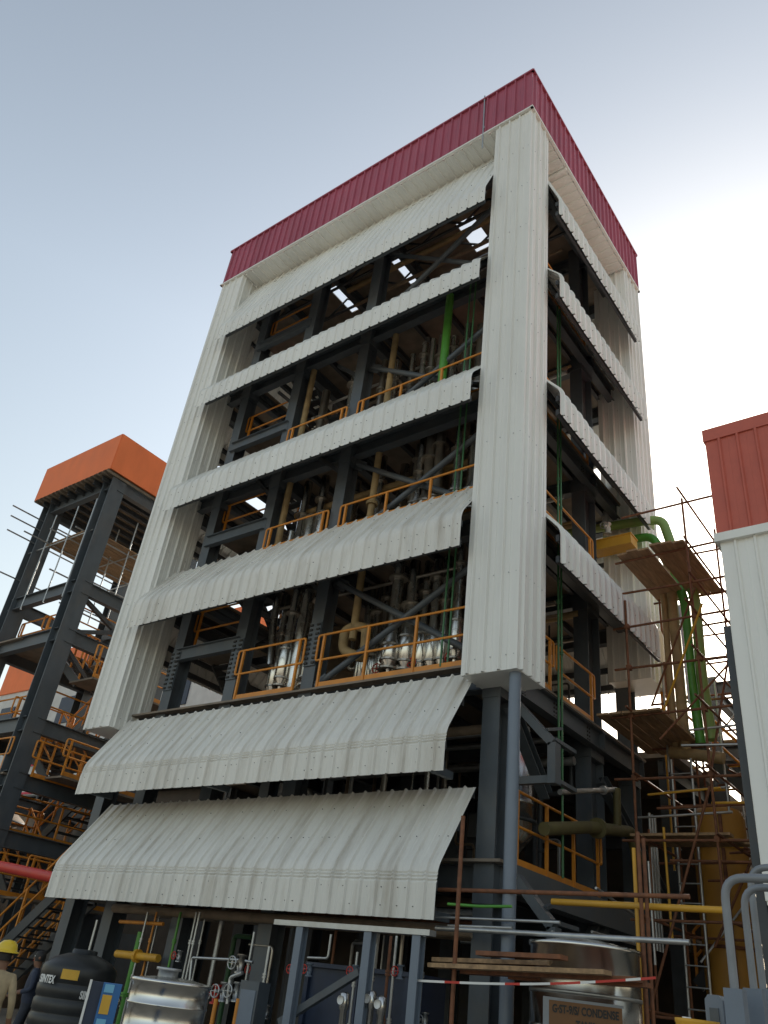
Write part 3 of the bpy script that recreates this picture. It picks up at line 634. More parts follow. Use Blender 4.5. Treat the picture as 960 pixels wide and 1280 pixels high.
# ------------------------------------------------------------------ right: scaffold, pipes, ladder
SF = thing('scaffold', 'rusty tube scaffold with brown plank platform round the pipes beside the white tower', 'scaffold', (1.2, 5, 0))
for x in (.35, 1.75, 2.6):
    for y in (4.0, 6.2, 8.4):
        top = {(.35, 4.0): 9.4, (.35, 6.2): 10.6, (1.75, 4.0): 11.6}.get((x, y), 12.0 if x > 1 else 10.4)
        b = MB(); b.tube([(x+rnd.uniform(-.03, .03), y, 0), (x+rnd.uniform(-.05, .05), y, top)], .026, 6); b.build('standard', 'rust', SF)
for z in (1.9, 3.3, 4.6, 5.7, 6.9, 7.9, 8.8, 9.6, 10.36, 11.5):
    for y in (4.0, 6.2, 8.4):
        b = MB(); e0 = rnd.uniform(-.3, 0); b.tube([(.2+e0+(.4 if z > 11 else 0), y+.05, z), (2.9+rnd.uniform(0, .4), y+.05, z+rnd.uniform(-.05, .05))], .025, 6); b.build('transom', 'rust', SF)
    for x in ((1.75, 2.6) if z > 7 else (.35, 1.75, 2.6)):
        b = MB(); b.tube([(x+.05, 3.7+rnd.uniform(-.4, .2), z+.06), (x+.05, 9.0+rnd.uniform(0, .5), z+.06)], .025, 6); b.build('ledger', 'rust', SF)
SS = thing('access_stair', 'narrow steel stair climbing inside the rusty scaffold beside the white tower', 'stair', (1.0, 7, 0))
flight(SS, (-.1, 7.2, 8.0), (2.4, 7.2, 5.2), .8, 9)
flight(SS, (2.4, 8.1, 5.2), (-.1, 8.1, 2.6), .8, 9)
for p, q in (((1.75, 4, 5.7), (1.75, 6.2, 8.8)), ((.4, 4.05, 2), (1.7, 4.05, 5.5)), ((2.6, 4, 7), (2.6, 8.4, 10.5))):
    b = MB(); b.tube([p, q], .025, 6); b.build('brace', 'rust', SF)
for x in (.35, 1.75, 2.6):
    for y in (4.0, 6.2, 8.4):
        for z in (1.9, 3.3, 4.6, 5.7, 6.9, 7.9, 8.8):
            b = MB(); b.box(x-.045, x+.045, y-.03, y+.085, z-.045, z+.05); b.build('coupler', 'rust', SF)
for k in range(86):
    x = rnd0.uniform(-.1, 2.9); y = rnd0.uniform(3.6, 8.6); z = rnd0.uniform(.5, 7.5); q = rnd0.random(); L_ = rnd0.uniform(1.2, 3.0)
    d = V((1, 0, rnd0.uniform(-.08, .08))) if q < .4 else V((rnd0.uniform(-.05, .05), 1, rnd0.uniform(-.1, .1))) if q < .65 else V((0, rnd0.uniform(-.04, .04), 1)) if q < .85 else V((.5, rnd0.uniform(-.4, .4), .7))
    b = MB(); b.tube([(x, y, z), V((x, y, z))+d*L_], .024, 6); b.build('tube', rnd0.choice(('rust', 'rust', 'galv', 'yellow')), SF)
for k in range(6):
    x = .3+k*.235+(.05 if k > 2 else 0)
    b = MB(); b.bar((x+.1, 3.85+rnd.uniform(-.15, .1), 10.44), (x+.1, 6.35+rnd.uniform(-.1, .1), 10.44), .225, .045); b.build('plank', 'wood', SF)
for k in range(5):
    x = -.2+k*.26
    b = MB(); b.bar((x, 3.9, 6.95), (x, 6.6+rnd.uniform(-.2, .2), 6.95), .24, .045); b.build('plank', 'wood', SF)
for k in range(4):
    b = MB(); b.bar((.1, 4.4+k*.26, 4.75), (1.9+rnd.uniform(-.2, .2), 4.4+k*.26, 4.75), .045, .24, up=(0, 1, 0)); b.build('plank', 'wood', SF)
YP = 6.0
def PP(*pts, y=YP): return [A(px, py, 1, y) for px, py in pts]
pipe('insulated_pipe', PP((700, 692), (780, 686), (815, 700), (830, 745), (837, 845), (845, 935)), .075, 'tan', 'tan lagged pipe drop nearest the tower among the four beyond the planks', rad=.25, n=14)
pipe('insulated_pipe', PP((835, 705), (840, 745), (849, 845), (857, 940)), .115, 'tan', 'tan lagged pipe drop second from the tower among the four beyond the planks', rad=.2, n=14)
pipe('green_pipe', PP((690, 690), (790, 674), (816, 670), (832, 700), (855, 745), (864, 845), (876, 930)), .105, 'green', 'bright green pipe of the lower arch, dropping beside the tan pipes', rad=.3, n=14)
pipe('green_pipe', PP((700, 668), (806, 651), (828, 650), (846, 700), (869, 745), (877, 845), (890, 925)), .115, 'palegreen', 'dusty green pipe arching highest over the plank platform', rad=.3, n=14)
pipe('tan_header', PP((838, 940), (905, 948)), .12, 'tan', 'short tan lagged header under the four dropping pipes', n=14)
b = MB(); c = A(770, 682, 1, 5.3); b.box(c.x-.55, c.x+.45, 5.1, 5.5, c.z-.12, c.z+.12); b.box(c.x-.57, c.x+.47, 5.08, 5.52, c.z+.12, c.z+.15)
tag(b.build('cable_tray', 'yellow', None, (c.x, 5.3, c.z)), 'short yellow boxed tray poking out over the side canopy', 'cable tray')
valve(-.45, 5.2, 12.05, 'small pale valve on the green pipes at the side opening', None, 'label_w', 1.0, 'galv')
b = MB(); LD = thing('ladder', 'long grey tube ladder tied upright to the rusty scaffold', 'ladder', (.6, 5.6, 0))
la, lb = V((.50, 5.6, .1)), V((.50, 5.6, 6.4))
for s in (0, .40):
    b = MB(); b.tube([la+V((s, 0, 0)), lb+V((s, .1, .1))], .026, 8); b.build('stile', 'galv', LD)
for k in range(18):
    b = MB(); z = .4+k*.34; b.tube([(.50, 5.6, z), (.90, 5.6, z)], .015, 6); b.build('rung', 'galv', LD)
YV = thing('yellow_silo', 'tall yellow painted silo standing behind the scaffold ladder', 'silo', (1.5, 7.5, 0))
c = A(905, 1100, 1, 7.0)
b = MB(); b.lathe((c.x, 7.0, 0), [(.52, 0), (.52, 5.6), (.45, 5.75), (.1, 5.9), (.02, 5.9)], 28); b.build('shell', 'ochre', YV)
b = MB(); b.bar((c.x-.3, 6.46, .2), (c.x-.3, 6.46, 5.6), .05, .05); b.bar((c.x+.2, 6.45, .2), (c.x+.2, 6.45, 5.6), .06, .05)
for z in (1.5, 3.2, 5.0): b.lathe((c.x, 7.0, z), [(.52, -.03), (.56, -.03), (.56, .03), (.52, .03)], 28)
b.build('stiffener', 'rust', YV)
# ------------------------------------------------------------------ front scaffold (rust) and planks at the tower corner
FS = thing('scaffold', 'low rusty tube scaffold with loose planks in front of the tower corner', 'scaffold', (0, -.8, 0))
yf = -.8
def ftube(p, q, r=.028, m='rust', nm='tube'):
    b = MB(); b.tube([p, q], r, 8); b.build(nm, m, FS)
def vert(px, py0, yy, zlow=.1, r=.028, m='rust'):
    c = A(px, py0, 1, yy); ftube((c.x, yy, zlow), (c.x, yy, c.z), r, m, 'standard')
vert(579, 1020, yf, r=.03); vert(797, 1040, .6); vert(804, 1048, .75); vert(792, 1060, .9, m='yellow')
def hor(pa, pb, yy, r=.026, m='rust', nm='ledger'):
    a, c = A(*pa, 1, yy), A(*pb, 1, yy); ftube(a, c, r, m, nm)
hor((548, 1112), (862, 1121), .1, .03); hor((690, 1127), (905, 1138), .9, .045, 'yellow'); hor((545, 1160), (862, 1178), .0, .035, 'galv')
hor((540, 1146), (700, 1153), .0, .02, 'galv'); hor((560, 1157), (640, 1160), .0, .02, 'galv')
for k, (pa, pb, yy) in enumerate((((600, 1192), (705, 1197), -.9), ((540, 1207), (760, 1216), -.85), ((580, 1215), (800, 1225), -.6), ((545, 1200), (690, 1205), -.5), ((640, 1222), (812, 1232), -.4))):
    a, c = A(*pa, 1, yy), A(*pb, 1, yy); b = MB(); b.bar(a, c, .22, .05); b.build('plank', 'wood' if k % 2 else 'rust', FS)
for pa, pb, ax in (((745, 1110), (795, 1145), .4), ((690, 1165), (735, 1178), .2), ((740, 1165), (800, 1182), .3)):
    ftube(A(*pa, 0, ax), A(*pb, 0, ax), .022, 'galv')
b = MB(); pts = []
for k in range(17):
    t = k/16; p = A(518+t*302, 1227+6*math.sin(t*math.pi)-3*t, 1, -1.0); pts.append(p)
K = len(pts)
for i in range(K-1):
    a, c = pts[i], pts[i+1]; b.add([a+V((0, -.004, 0)), c+V((0, -.004, 0)), c+V((0, -.004, .026)), a+V((0, -.004, .026)), a, c, c+V((0, 0, .026)), a+V((0, 0, .026))], [(0, 1, 2, 3), (7, 6, 5, 4), (3, 2, 6, 7), (0, 4, 5, 1)], 1 if i in (2, 6, 9, 10, 12, 13, 15) else 0)
tag(b.build('barrier_tape', ['label_w', 'redp'], None, tuple(pts[0])), 'red and white barrier tape strung low in front of the tower corner', 'tape')
b = MB(); b.tube(bend([A(560, 1130, 1, -.3), A(600, 1133, 1, -.3), A(640, 1133, 1, -.2)], .1), .02, 8)
tag(b.build('green_hose', 'green', None, tuple(A(560, 1130, 1, -.3))), 'bright green hose slung across the foot of the grey downpipe', 'hose')
for k in range(16):
    x = rnd0.uniform(-9.5, -1.2); y = rnd0.uniform(.2, 3.5); r2 = rnd0.choice((.018, .025, .035, .05)); zt2 = rnd0.uniform(2.2, 3.3)
    pipe('process_pipe', bend([(x, y, .1), (x, y, zt2), (x+rnd0.choice((-.6, .5)), y, zt2)], .08), r2, rnd0.choice(('galv', 'vessel', 'rust', 'galv', 'dgreen')), 'thin pipe in the shade of the ground floor under the lowest canopy', 'pipe', 'thin pipes under the lowest canopy', n=8, flanges=(.4,) if False else ())
for k in range(9):
    x = -8.6+k*.85+rnd0.uniform(-.2, .2); valve(x, rnd0.uniform(.3, 1.6), rnd0.uniform(.9, 1.9), 'small hand valve in the shade of the ground floor under the lowest canopy', 'hand valves under the lowest canopy', rnd0.choice(('vessel', 'galv', 'navy')), rnd0.uniform(.5, .8), rnd0.choice(('redp', 'galv', 'vessel')))
for k in range(5):
    z = rnd0.uniform(1.9, 3.2); y = rnd0.uniform(.6, 3)
    pipe('header_pipe', [(-9.8, y, z), (-1.0, y, z)], rnd0.choice((.04, .06, .09)), rnd0.choice(('vessel', 'lag', 'rust', 'galv')), 'level pipe run under the ground floor ceiling behind the lowest canopy', 'pipe', 'level pipe runs, ground floor', n=8)
# ------------------------------------------------------------------ stainless sign tank (right)
c = A(722, 1190, 1, -.1); cx, cy = c.x, .1
R_ = (A(787, 1195, 1, .1)-A(655, 1180, 1, .1)).length/2*.93
ST = thing('stainless_tank', 'tall shiny stainless tank with an amber sign at the tower corner', 'tank', (cx, cy, 0))
ztop = A(722, 1176, 1, cy-R_).z
b = MB(); prof = [(R_*.98, .1), (R_, .15), (R_, ztop-.95), (R_*1.015, ztop-.95), (R_*1.015, ztop-.90), (R_, ztop-.90), (R_, ztop-.06), (R_*1.03, ztop-.05), (R_*1.03, ztop), (R_*.95, ztop), (R_*.5, ztop+.06), (.02, ztop+.09)]
b.lathe((cx, cy, 0), prof, 48); b.build('shell', 'steelplate', ST)
b = MB(); b.lathe((cx, cy, ztop-.55), [(R_, -.02), (R_*1.015, -.02), (R_*1.015, .02), (R_, .02)], 48); b.build('band', 'galv', ST)
SG = thing('sign', 'amber sign with black stencilled letters on the stainless tank', 'sign', (cx, cy-R_-.06, 1.2))
vd = (CAM-V((cx, cy, 0))); vd.z = 0; vd.normalize(); rv = V((-vd.y, vd.x, 0))
base = V((cx, cy, 0))+vd*(R_+.035); zs0 = A(722, 1254, 1, base.y).z
hw = .42; sc_ = base+rv*.0
mt4 = Matrix((rv, V((0, 0, 1)), vd)).transposed().to_4x4()
def plate(b, xa, xb, za, zb_, d, th, mi=0):
    b.add([sc_+rv*x+V((0, 0, z))+vd*dd for x in (xa, xb) for z in (za, zb_) for dd in (d, d+th)], [(0, 1, 3, 2), (4, 6, 7, 5), (0, 4, 5, 1), (2, 3, 7, 6), (0, 2, 6, 4), (1, 5, 7, 3)], mi)
b = MB(); plate(b, -hw, hw, zs0-.55, zs0, 0, .012); b.build('plate', 'sign', SG)
b = MB(); plate(b, -hw-.07, -hw, zs0-.55, zs0+.03, -.004, .02); plate(b, -hw, hw+.02, zs0, zs0+.03, -.004, .02); b.build('frame', 'hoopgrey', SG)
for k, tx in enumerate(('G·ST-9/S/ CONDENSE', 'TANK')):
    mm = mt4.copy(); mm.translation = sc_+vd*.016+V((0, 0, zs0-.085-k*.14))-V(SG.location); text_mesh('lettering', tx, .115, mm, 'black', SG, xs=.70)
# ------------------------------------------------------------------ pipe support frame, navy skid etc. (front centre)
PF = thing('pipe_support_frame', 'blue grey steel frame with a pale top channel in front of the lowest canopy', 'frame', (-1.5, -1.0, 0))
yf = -1.0
a, c = A(347, 1153, 1, yf), A(541, 1168, 1, yf)
b = MB(); b.bar((a.x, yf, 2.44), (c.x, yf, 2.44), .16, .07); b.build('top_channel', 'galv', PF)
for px in (377, 463, 524):
    p = A(px, 1168, 1, yf); b = MB(); b.ibeam((p.x, yf, .1), (p.x, yf, 2.40), .13, .13, .012, (0, 1, 0)); b.build('post', 'pipe_grey', PF)
p, q = A(350, 1278, 1, yf+.1), A(450, 1215, 1, yf+.1); b = MB(); b.bar(p, q, .09, .09); b.build('brace', 'steel', PF)
NV = thing('skid_tank', 'dark navy rectangular tank behind the pipe support frame', 'tank', (-2.2, .2, 0))
b = MB(); b.box(-3.7, -1.75, .2, 1.2, .15, 1.95); b.build('body', 'navy', NV)
b = MB()
for x in (-3.7, -2.7, -1.75): b.box(x-.04, x+.04, .14, .2, .15, 1.95)
b.box(-3.74, -1.71, .12, 1.25, 1.95, 2.01); b.build('stiffener', 'navy', NV)
for k, px in enumerate((366, 384)):
    p = A(px, 1232, 1, -.25); valve(p.x, -.25, A(px, 1212, 1, -.25).z, 'small red wheeled valve on the navy tank, %s of the two beside the left post' % ('left', 'right')[k], None, 'pipe_grey', .6)
p = A(444, 1215, 1, -.25); valve(p.x, -.25, p.z, 'red wheeled valve left of the middle post of the support frame', None, 'pipe_grey', .6)
p = A(500, 1215, 1, -.25); valve(p.x, -.25, p.z, 'red wheeled valve left of the right post of the support frame', None, 'pipe_grey', .6)
def vpipe(px, pya, y, r, m, label, z0=.1, group=None, fl=(.6,), name='process_pipe'):
    p = A(px, pya, 1, y); pipe(name, [(p.x, y, z0), (p.x, y, p.z)], r, m, label, 'pipe', group, n=8, flanges=fl)
G = 'thin pipes under the lowest canopy'
for px, py, y, r, m, nm, l in (
  (226, 1140, .5, .025, 'green', 'green_riser', 'thin green pipe between the black tank and the left stainless drum, left one'),
  (176, 1165, .4, .055, 'green', 'green_pipe', 'stout green pipe just right of the black water tank'),
  (196, 1140, .5, .02, 'rail', 'orange_riser', 'thin orange pipe right of the stout green pipe'),
  (185, 1140, .4, .02, 'galv', 'silver_riser', 'thin silver pipe right of the stout green pipe'),
  (250, 1140, .3, .022, 'galv', 'silver_riser', 'first thin silver pipe rising over the left stainless drum'),
  (246, 1140, .5, .022, 'galv', 'silver_riser', 'second thin silver pipe rising over the left stainless drum'),
  (258, 1140, .8, .018, 'galv', 'silver_riser', 'third thin silver pipe rising over the left stainless drum'),
  (337, 1183, -.4, .025, 'galv', 'silver_riser', 'plain silver standpipe left of the support frame'),
  (318, 1165, -.2, .02, 'galv', 'silver_riser', 'silver pipe with several flanges left of the dark column'),
  (122, 1150, .2, .03, 'galv', 'silver_riser', 'silver pipe with white collars behind the black tank'),
  (489, 1170, -.5, .022, 'rust', 'rusty_pipe', 'thin rusty pipe left of the right post of the support frame'),
  (496, 1170, -.3, .02, 'galv', 'silver_riser', 'thin silver pipe touching the rusty pipe of the support frame'),
  (470, 1180, -.2, .02, 'galv', 'silver_riser', 'thin silver pipe right of the middle post of the support frame'),
  (447, 1190, -.2, .02, 'galv', 'silver_riser', 'thin silver pipe behind the middle post of the support frame'),
  (531, 1170, -.6, .02, 'galv', 'silver_riser', 'thin silver pipe right of the support frame'),
  ): vpipe(px, py, y, r, m, l, name=nm, fl=(.55, .8) if r < .03 else (.5,))
pipe('silver_pipe', [A(236, 1235, 1, -.3), A(240, 1197, 1, -.3), A(300, 1200, 1, -.3), A(316, 1203, 1, -.3)], .022, 'galv', 'level silver pipe with a downturned end above the left stainless drum', rad=.06)
pipe('silver_pipe', [A(385, 1197, 1, -.1), A(410, 1198, 1, -.1), A(414, 1168, 1, -.1)], .02, 'galv', 'silver elbow pipe above the navy tank', rad=.05)
pipe('silver_pipe', [A(284, 1255, 1, -.6), A(288, 1222, 1, -.6), A(303, 1216, 1, -.6)], .03, 'galv', 'short bent silver pipe among the valves right of the left drum', rad=.05)
pipe('yellow_pipe', [A(146, 1192, 1, .4), A(198, 1198, 1, .4)], .07, 'yellow', 'stubby yellow pipe behind the stout green pipe', n=14, flanges=(.5,))
pipe('orange_pipe', [A(150, 1152, 1, .5), A(204, 1155, 1, .5)], .035, 'rail', 'level orange pipe under the lowest canopy at the left')
for k, (px, py, m) in enumerate(((280, 1240, 'galv'), (296, 1240, 'galv'), (301, 1205, 'vessel'), (270, 1243, 'redp'))):
    p = A(px, py, 1, -.5); valve(p.x, -.5, p.z, ('pale valve low beside the left drum', 'grey valve second from the left drum', 'dark valve on the flanged silver pipe', 'red bodied valve touching the left drum')[k], None, m, .9, 'galv')
for k, px in enumerate((296, 268)):
    p = A(px, 1262, 1, -.7); pipe('orange_stub', [(p.x, -.7, .1), (p.x, -.7, A(px, 1248, 1, -.7).z)], .035, 'rail', ('short orange standpipe under the valves right of the left drum', 'short orange standpipe close against the left drum')[k])
BP = thing('equipment_cabinet', 'blue grey upright equipment cabinet beside the dark column under the canopy', 'cabinet', (-3.6, -.7, 0))
p = A(313, 1226, 1, -.7); b = MB(); b.box(p.x-.2, p.x+.2, -.7, -.45, .1, p.z); b.build('cabinet', 'steel', BP)
b = MB(); b.box(p.x-.16, p.x+.16, -.712, -.70, .5, p.z-.12); b.build('door', 'pipe_grey', BP)
for k, (px, py) in enumerate(((432, 1240), (465, 1238), (478, 1245))):
    p = A(px, py, 1, -.9); t = thing('dosing_pump', ('small silver pump body left of the middle post', 'small silver pump body right of the middle post', 'second silver pump body right of the middle post')[k], 'pump', (p.x, -.9, .1))
    b = MB(); b.lathe((p.x, -.9, 0), [(.03, p.z), (.07, p.z-.02), (.07, p.z-.2), (.05, p.z-.22), (.05, .5), (.11, .48), (.11, .1)], 16); b.build('casing', 'steelplate', t)
    b = MB(); b.lathe((p.x, -.97, p.z-.1), [(.055, -.03), (.055, 0), (.0, 0)], 14, axis='Y'); b.build('gauge', 'label_w', t)
# ------------------------------------------------------------------ left stainless drum
r = (A(210, 1250, 1, 0)-CAM); r.z = 0; r.normalize(); c = CAM+r*11.3; c.z = 0
DR = thing('stainless_drum', 'squat polished stainless drum with ribs in front of the canopy at the left', 'tank', tuple(c))
zt_ = A(210, 1226, 1, c.y-.4).z; rr = .46
b = MB(); prof = [(rr, .1)]
for z in (zt_-.75, zt_-.5, zt_-.25): prof += [(rr, z-.02), (rr+.015, z-.008), (rr+.015, z+.008), (rr, z+.02)]
prof += [(rr, zt_-.05), (rr+.02, zt_-.04), (rr+.02, zt_), (rr-.02, zt_), (rr*.5, zt_+.03), (.02, zt_+.04)]
b.lathe((c.x, c.y, 0), prof, 40); b.build('shell', 'steelplate', DR)
b = MB(); b.lathe((c.x-.1, c.y, zt_), [(.12, .0), (.12, .1), (.15, .1), (.15, .13), (.01, .13)], 16); b.build('lid', 'galv', DR)
# ------------------------------------------------------------------ black water tank
r = (A(97, 1225, 1, 0)-CAM); r.z = 0; r.normalize(); c = CAM+r*16.2; c.z = 0
BT = thing('water_tank', 'ribbed black plastic water tank with white lettering under the canopy at the left', 'tank', tuple(c))
zp = .50; BT.location.z = zp; BT['_wl'] = (c.x, c.y, zp); rr = .61; prof = [(rr*.97, zp), (rr, zp+.04)]
for k in range(4):
    z = zp+.10+k*.21; prof += [(rr, z), (rr*.962, z+.025), (rr*.962, z+.05), (rr, z+.075)]
prof += [(rr, zp+.98), (rr*.96, zp+1.03), (rr*.78, zp+1.12), (rr*.45, zp+1.20), (rr*.34, zp+1.21), (rr*.34, zp+1.26), (rr*.3, zp+1.275), (.02, zp+1.28)]
b = MB(); b.lathe((c.x, c.y, 0), prof, 40); b.build('shell', 'blackplastic', BT)
b = MB(); b.box(c.x-1.1, c.x+.9, c.y-.9, c.y+.8, 0, zp-.002); tag(b.build('tank_plinth', 'conc', None, (c.x, c.y, 0)), 'low concrete plinth carrying the black water tank', 'plinth')
vd = -r; rv = V((-vd.y, vd.x, 0))
def on_tank(u, z, o=.01):
    a = u; d = (vd*math.cos(a)+rv*math.sin(a)); return c+d*(rr+o)+V((0, 0, z)), d
for k, (u, z, tx, s) in enumerate(((-.85, zp+.80, 'SINTEX', .15), (.42, zp+.64, 'SINTEX', .15))):
    p, d = on_tank(u, z, .012); x_ = V((-d.y, d.x, 0)); mm = Matrix((x_, V((0, 0, 1)), d)).transposed().to_4x4(); mm.translation = p-V(BT['_wl'])
    text_mesh('lettering', tx, s, mm, 'label_w', BT, xs=.7)
b = MB(); n = 7
for i in range(n):
    a0, a1 = -.45+.45*i/n, -.45+.45*(i+1)/n
    q = [on_tank(a0, zp+.83), on_tank(a1, zp+.83), on_tank(a1, zp+.97), on_tank(a0, zp+.97)]; b.add([x[0] for x in q], [(0, 1, 2, 3)])
b.build('yellow_label', 'label_y', BT)
# plastic sheet heap at its foot
b = MB(); cc = c+vd*.95-rv*.3+V((0, 0, zp*.55)); n = 26; rs = random.Random(5); vs = []
for i in range(n):
    for j in range(n):
        u, v_ = i/(n-1)*2-1, j/(n-1)*2-1; h = max(0, 1-u*u)*max(0, 1-v_*v_)
        vs.append(cc+rv*(u*1.3)+vd*(v_*.45)+V((rs.uniform(-.02, .02), rs.uniform(-.02, .02), h*(.34+rs.uniform(-.07, .07))+.005)))
b.add(vs, [(i*n+j, i*n+j+1, (i+1)*n+j+1, (i+1)*n+j) for i in range(n-1) for j in range(n-1)], 0, True)
tag(b.build('plastic_sheet', 'sheetplastic', None, tuple(cc)), 'crumpled pale plastic sheet heaped at the foot of the black water tank', 'sheet')
# blue dispenser stand
r = (A(131, 1250, 1, 0)-CAM); r.z = 0; r.normalize(); c = CAM+r*9.6; zt_ = A(133, 1228, 1, c.y).z
DS = thing('dispenser_stand', 'narrow bright blue stand with yellow and pale blue labels left of the stainless drum', 'stand', (c.x, c.y, 0))
vd = -r; rv = V((-vd.y, vd.x, 0))
def lbox(b, xa, xb, za, zb_, da, db): b.add([V((c.x, c.y, 0))+rv*x+V((0, 0, z))+vd*d for x in (xa, xb) for z in (za, zb_) for d in (da, db)], [(0, 1, 3, 2), (4, 6, 7, 5), (0, 4, 5, 1), (2, 3, 7, 6), (0, 2, 6, 4), (1, 5, 7, 3)])
b = MB(); lbox(b, -.05, .13, 0, zt_, -.1, .1); b.build('body', 'blue', DS)
b = MB(); lbox(b, -.03, .06, zt_-.26, zt_-.10, .1, .108); b.build('yellow_label', 'label_y', DS)
b = MB(); lbox(b, -.03, .06, zt_-.08, zt_-.01, .1, .108); lbox(b, -.03, .06, zt_-.48, zt_-.3, .1, .108); b.build('blue_label', 'skyblue', DS)
b = MB(); lbox(b, -.16, -.05, 0, zt_, -.08, .04); b.build('side_panel', 'navy', DS)
b = MB(); lbox(b, -.185, -.162, 0, zt_+.01, .04, .065); b.build('pole', 'label_w', DS)
# ------------------------------------------------------------------ bent grey hoops (front right)
HR = thing('hoop_rail', 'row of bent grey tube hoops on blue grey stanchions at the right edge in front', 'rail', (4.3, -4.5, 0))
for k, (xa, ya, zz, y) in enumerate(((902, 1240, 1097, -4.6), (926, 1240, 1109, -4.3), (934, 1240, 1084, -3.9))):
    p = A(xa+2, zz, 1, y); z = p.z
    b = MB(); b.tube(bend([(p.x, y, .1), (p.x, y, z), (p.x+1.6, y, z)], .14, 6), .026 if k else .029, 12); b.build('hoop', 'hoopgrey', HR)
    q = A(xa+14, 1236, 1, y).z
    b = MB(); b.box(p.x-.06, p.x+.06, y-.05, y+.05, 0, q); b.build('stanchion', 'pipe_grey', HR)
PC = thing('control_box', 'rounded blue grey control box left of the grey hoops', 'box', (3.7, -4.2, 0))
p, q = A(883, 1243, 1, -4.2), A(905, 1243, 1, -4.2)
b = MB(); xm = (p.x+q.x)/2; hw2 = (q.x-p.x)/2
prof = [(-hw2, 0), (hw2, 0), (hw2, p.z-.03), (hw2*.6, p.z), (-hw2*.6, p.z), (-hw2, p.z-.03)]
b.add([(xm+x, y, z) for y in (-4.25, -4.1) for x, z in prof], [(0, 1, 2, 3, 4, 5), (11, 10, 9, 8, 7, 6)]+[(i, i+6, (i+1) % 6+6, (i+1) % 6) for i in range(6)]); b.build('casing', 'pipe_grey', PC)
b = MB(); b.box(xm-hw2*.5, xm+hw2*.5, -4.262, -4.25, p.z-.25, p.z-.08); b.build('cover', 'steel', PC)
YB = thing('yellow_barrel', 'yellow drum top standing at the bottom edge left of the control box', 'drum', (3.0, -4.2, 0))
p, q = A(846, 1278, 1, -4.4), A(898, 1278, 1, -4.4); r_ = (q.x-p.x)/2; xm = (p.x+q.x)/2; zt_ = A(870, 1274, 1, -4.4-r_).z
b = MB(); b.lathe((xm, -4.4, 0), [(r_, 0), (r_, .35), (r_*1.04, .36), (r_*1.04, .4), (r_, .41), (r_, zt_-.03), (r_*1.04, zt_-.02), (r_*1.04, zt_), (r_*.97, zt_), (r_*.97, zt_-.02), (.01, zt_-.02)], 28); b.build('shell', 'yellow', YB)
b = MB(); b.lathe((xm-r_*.5, -4.4, zt_-.02), [(.03, 0), (.03, .03), (.0, .03)], 12); b.build('bung', 'label_w', YB)
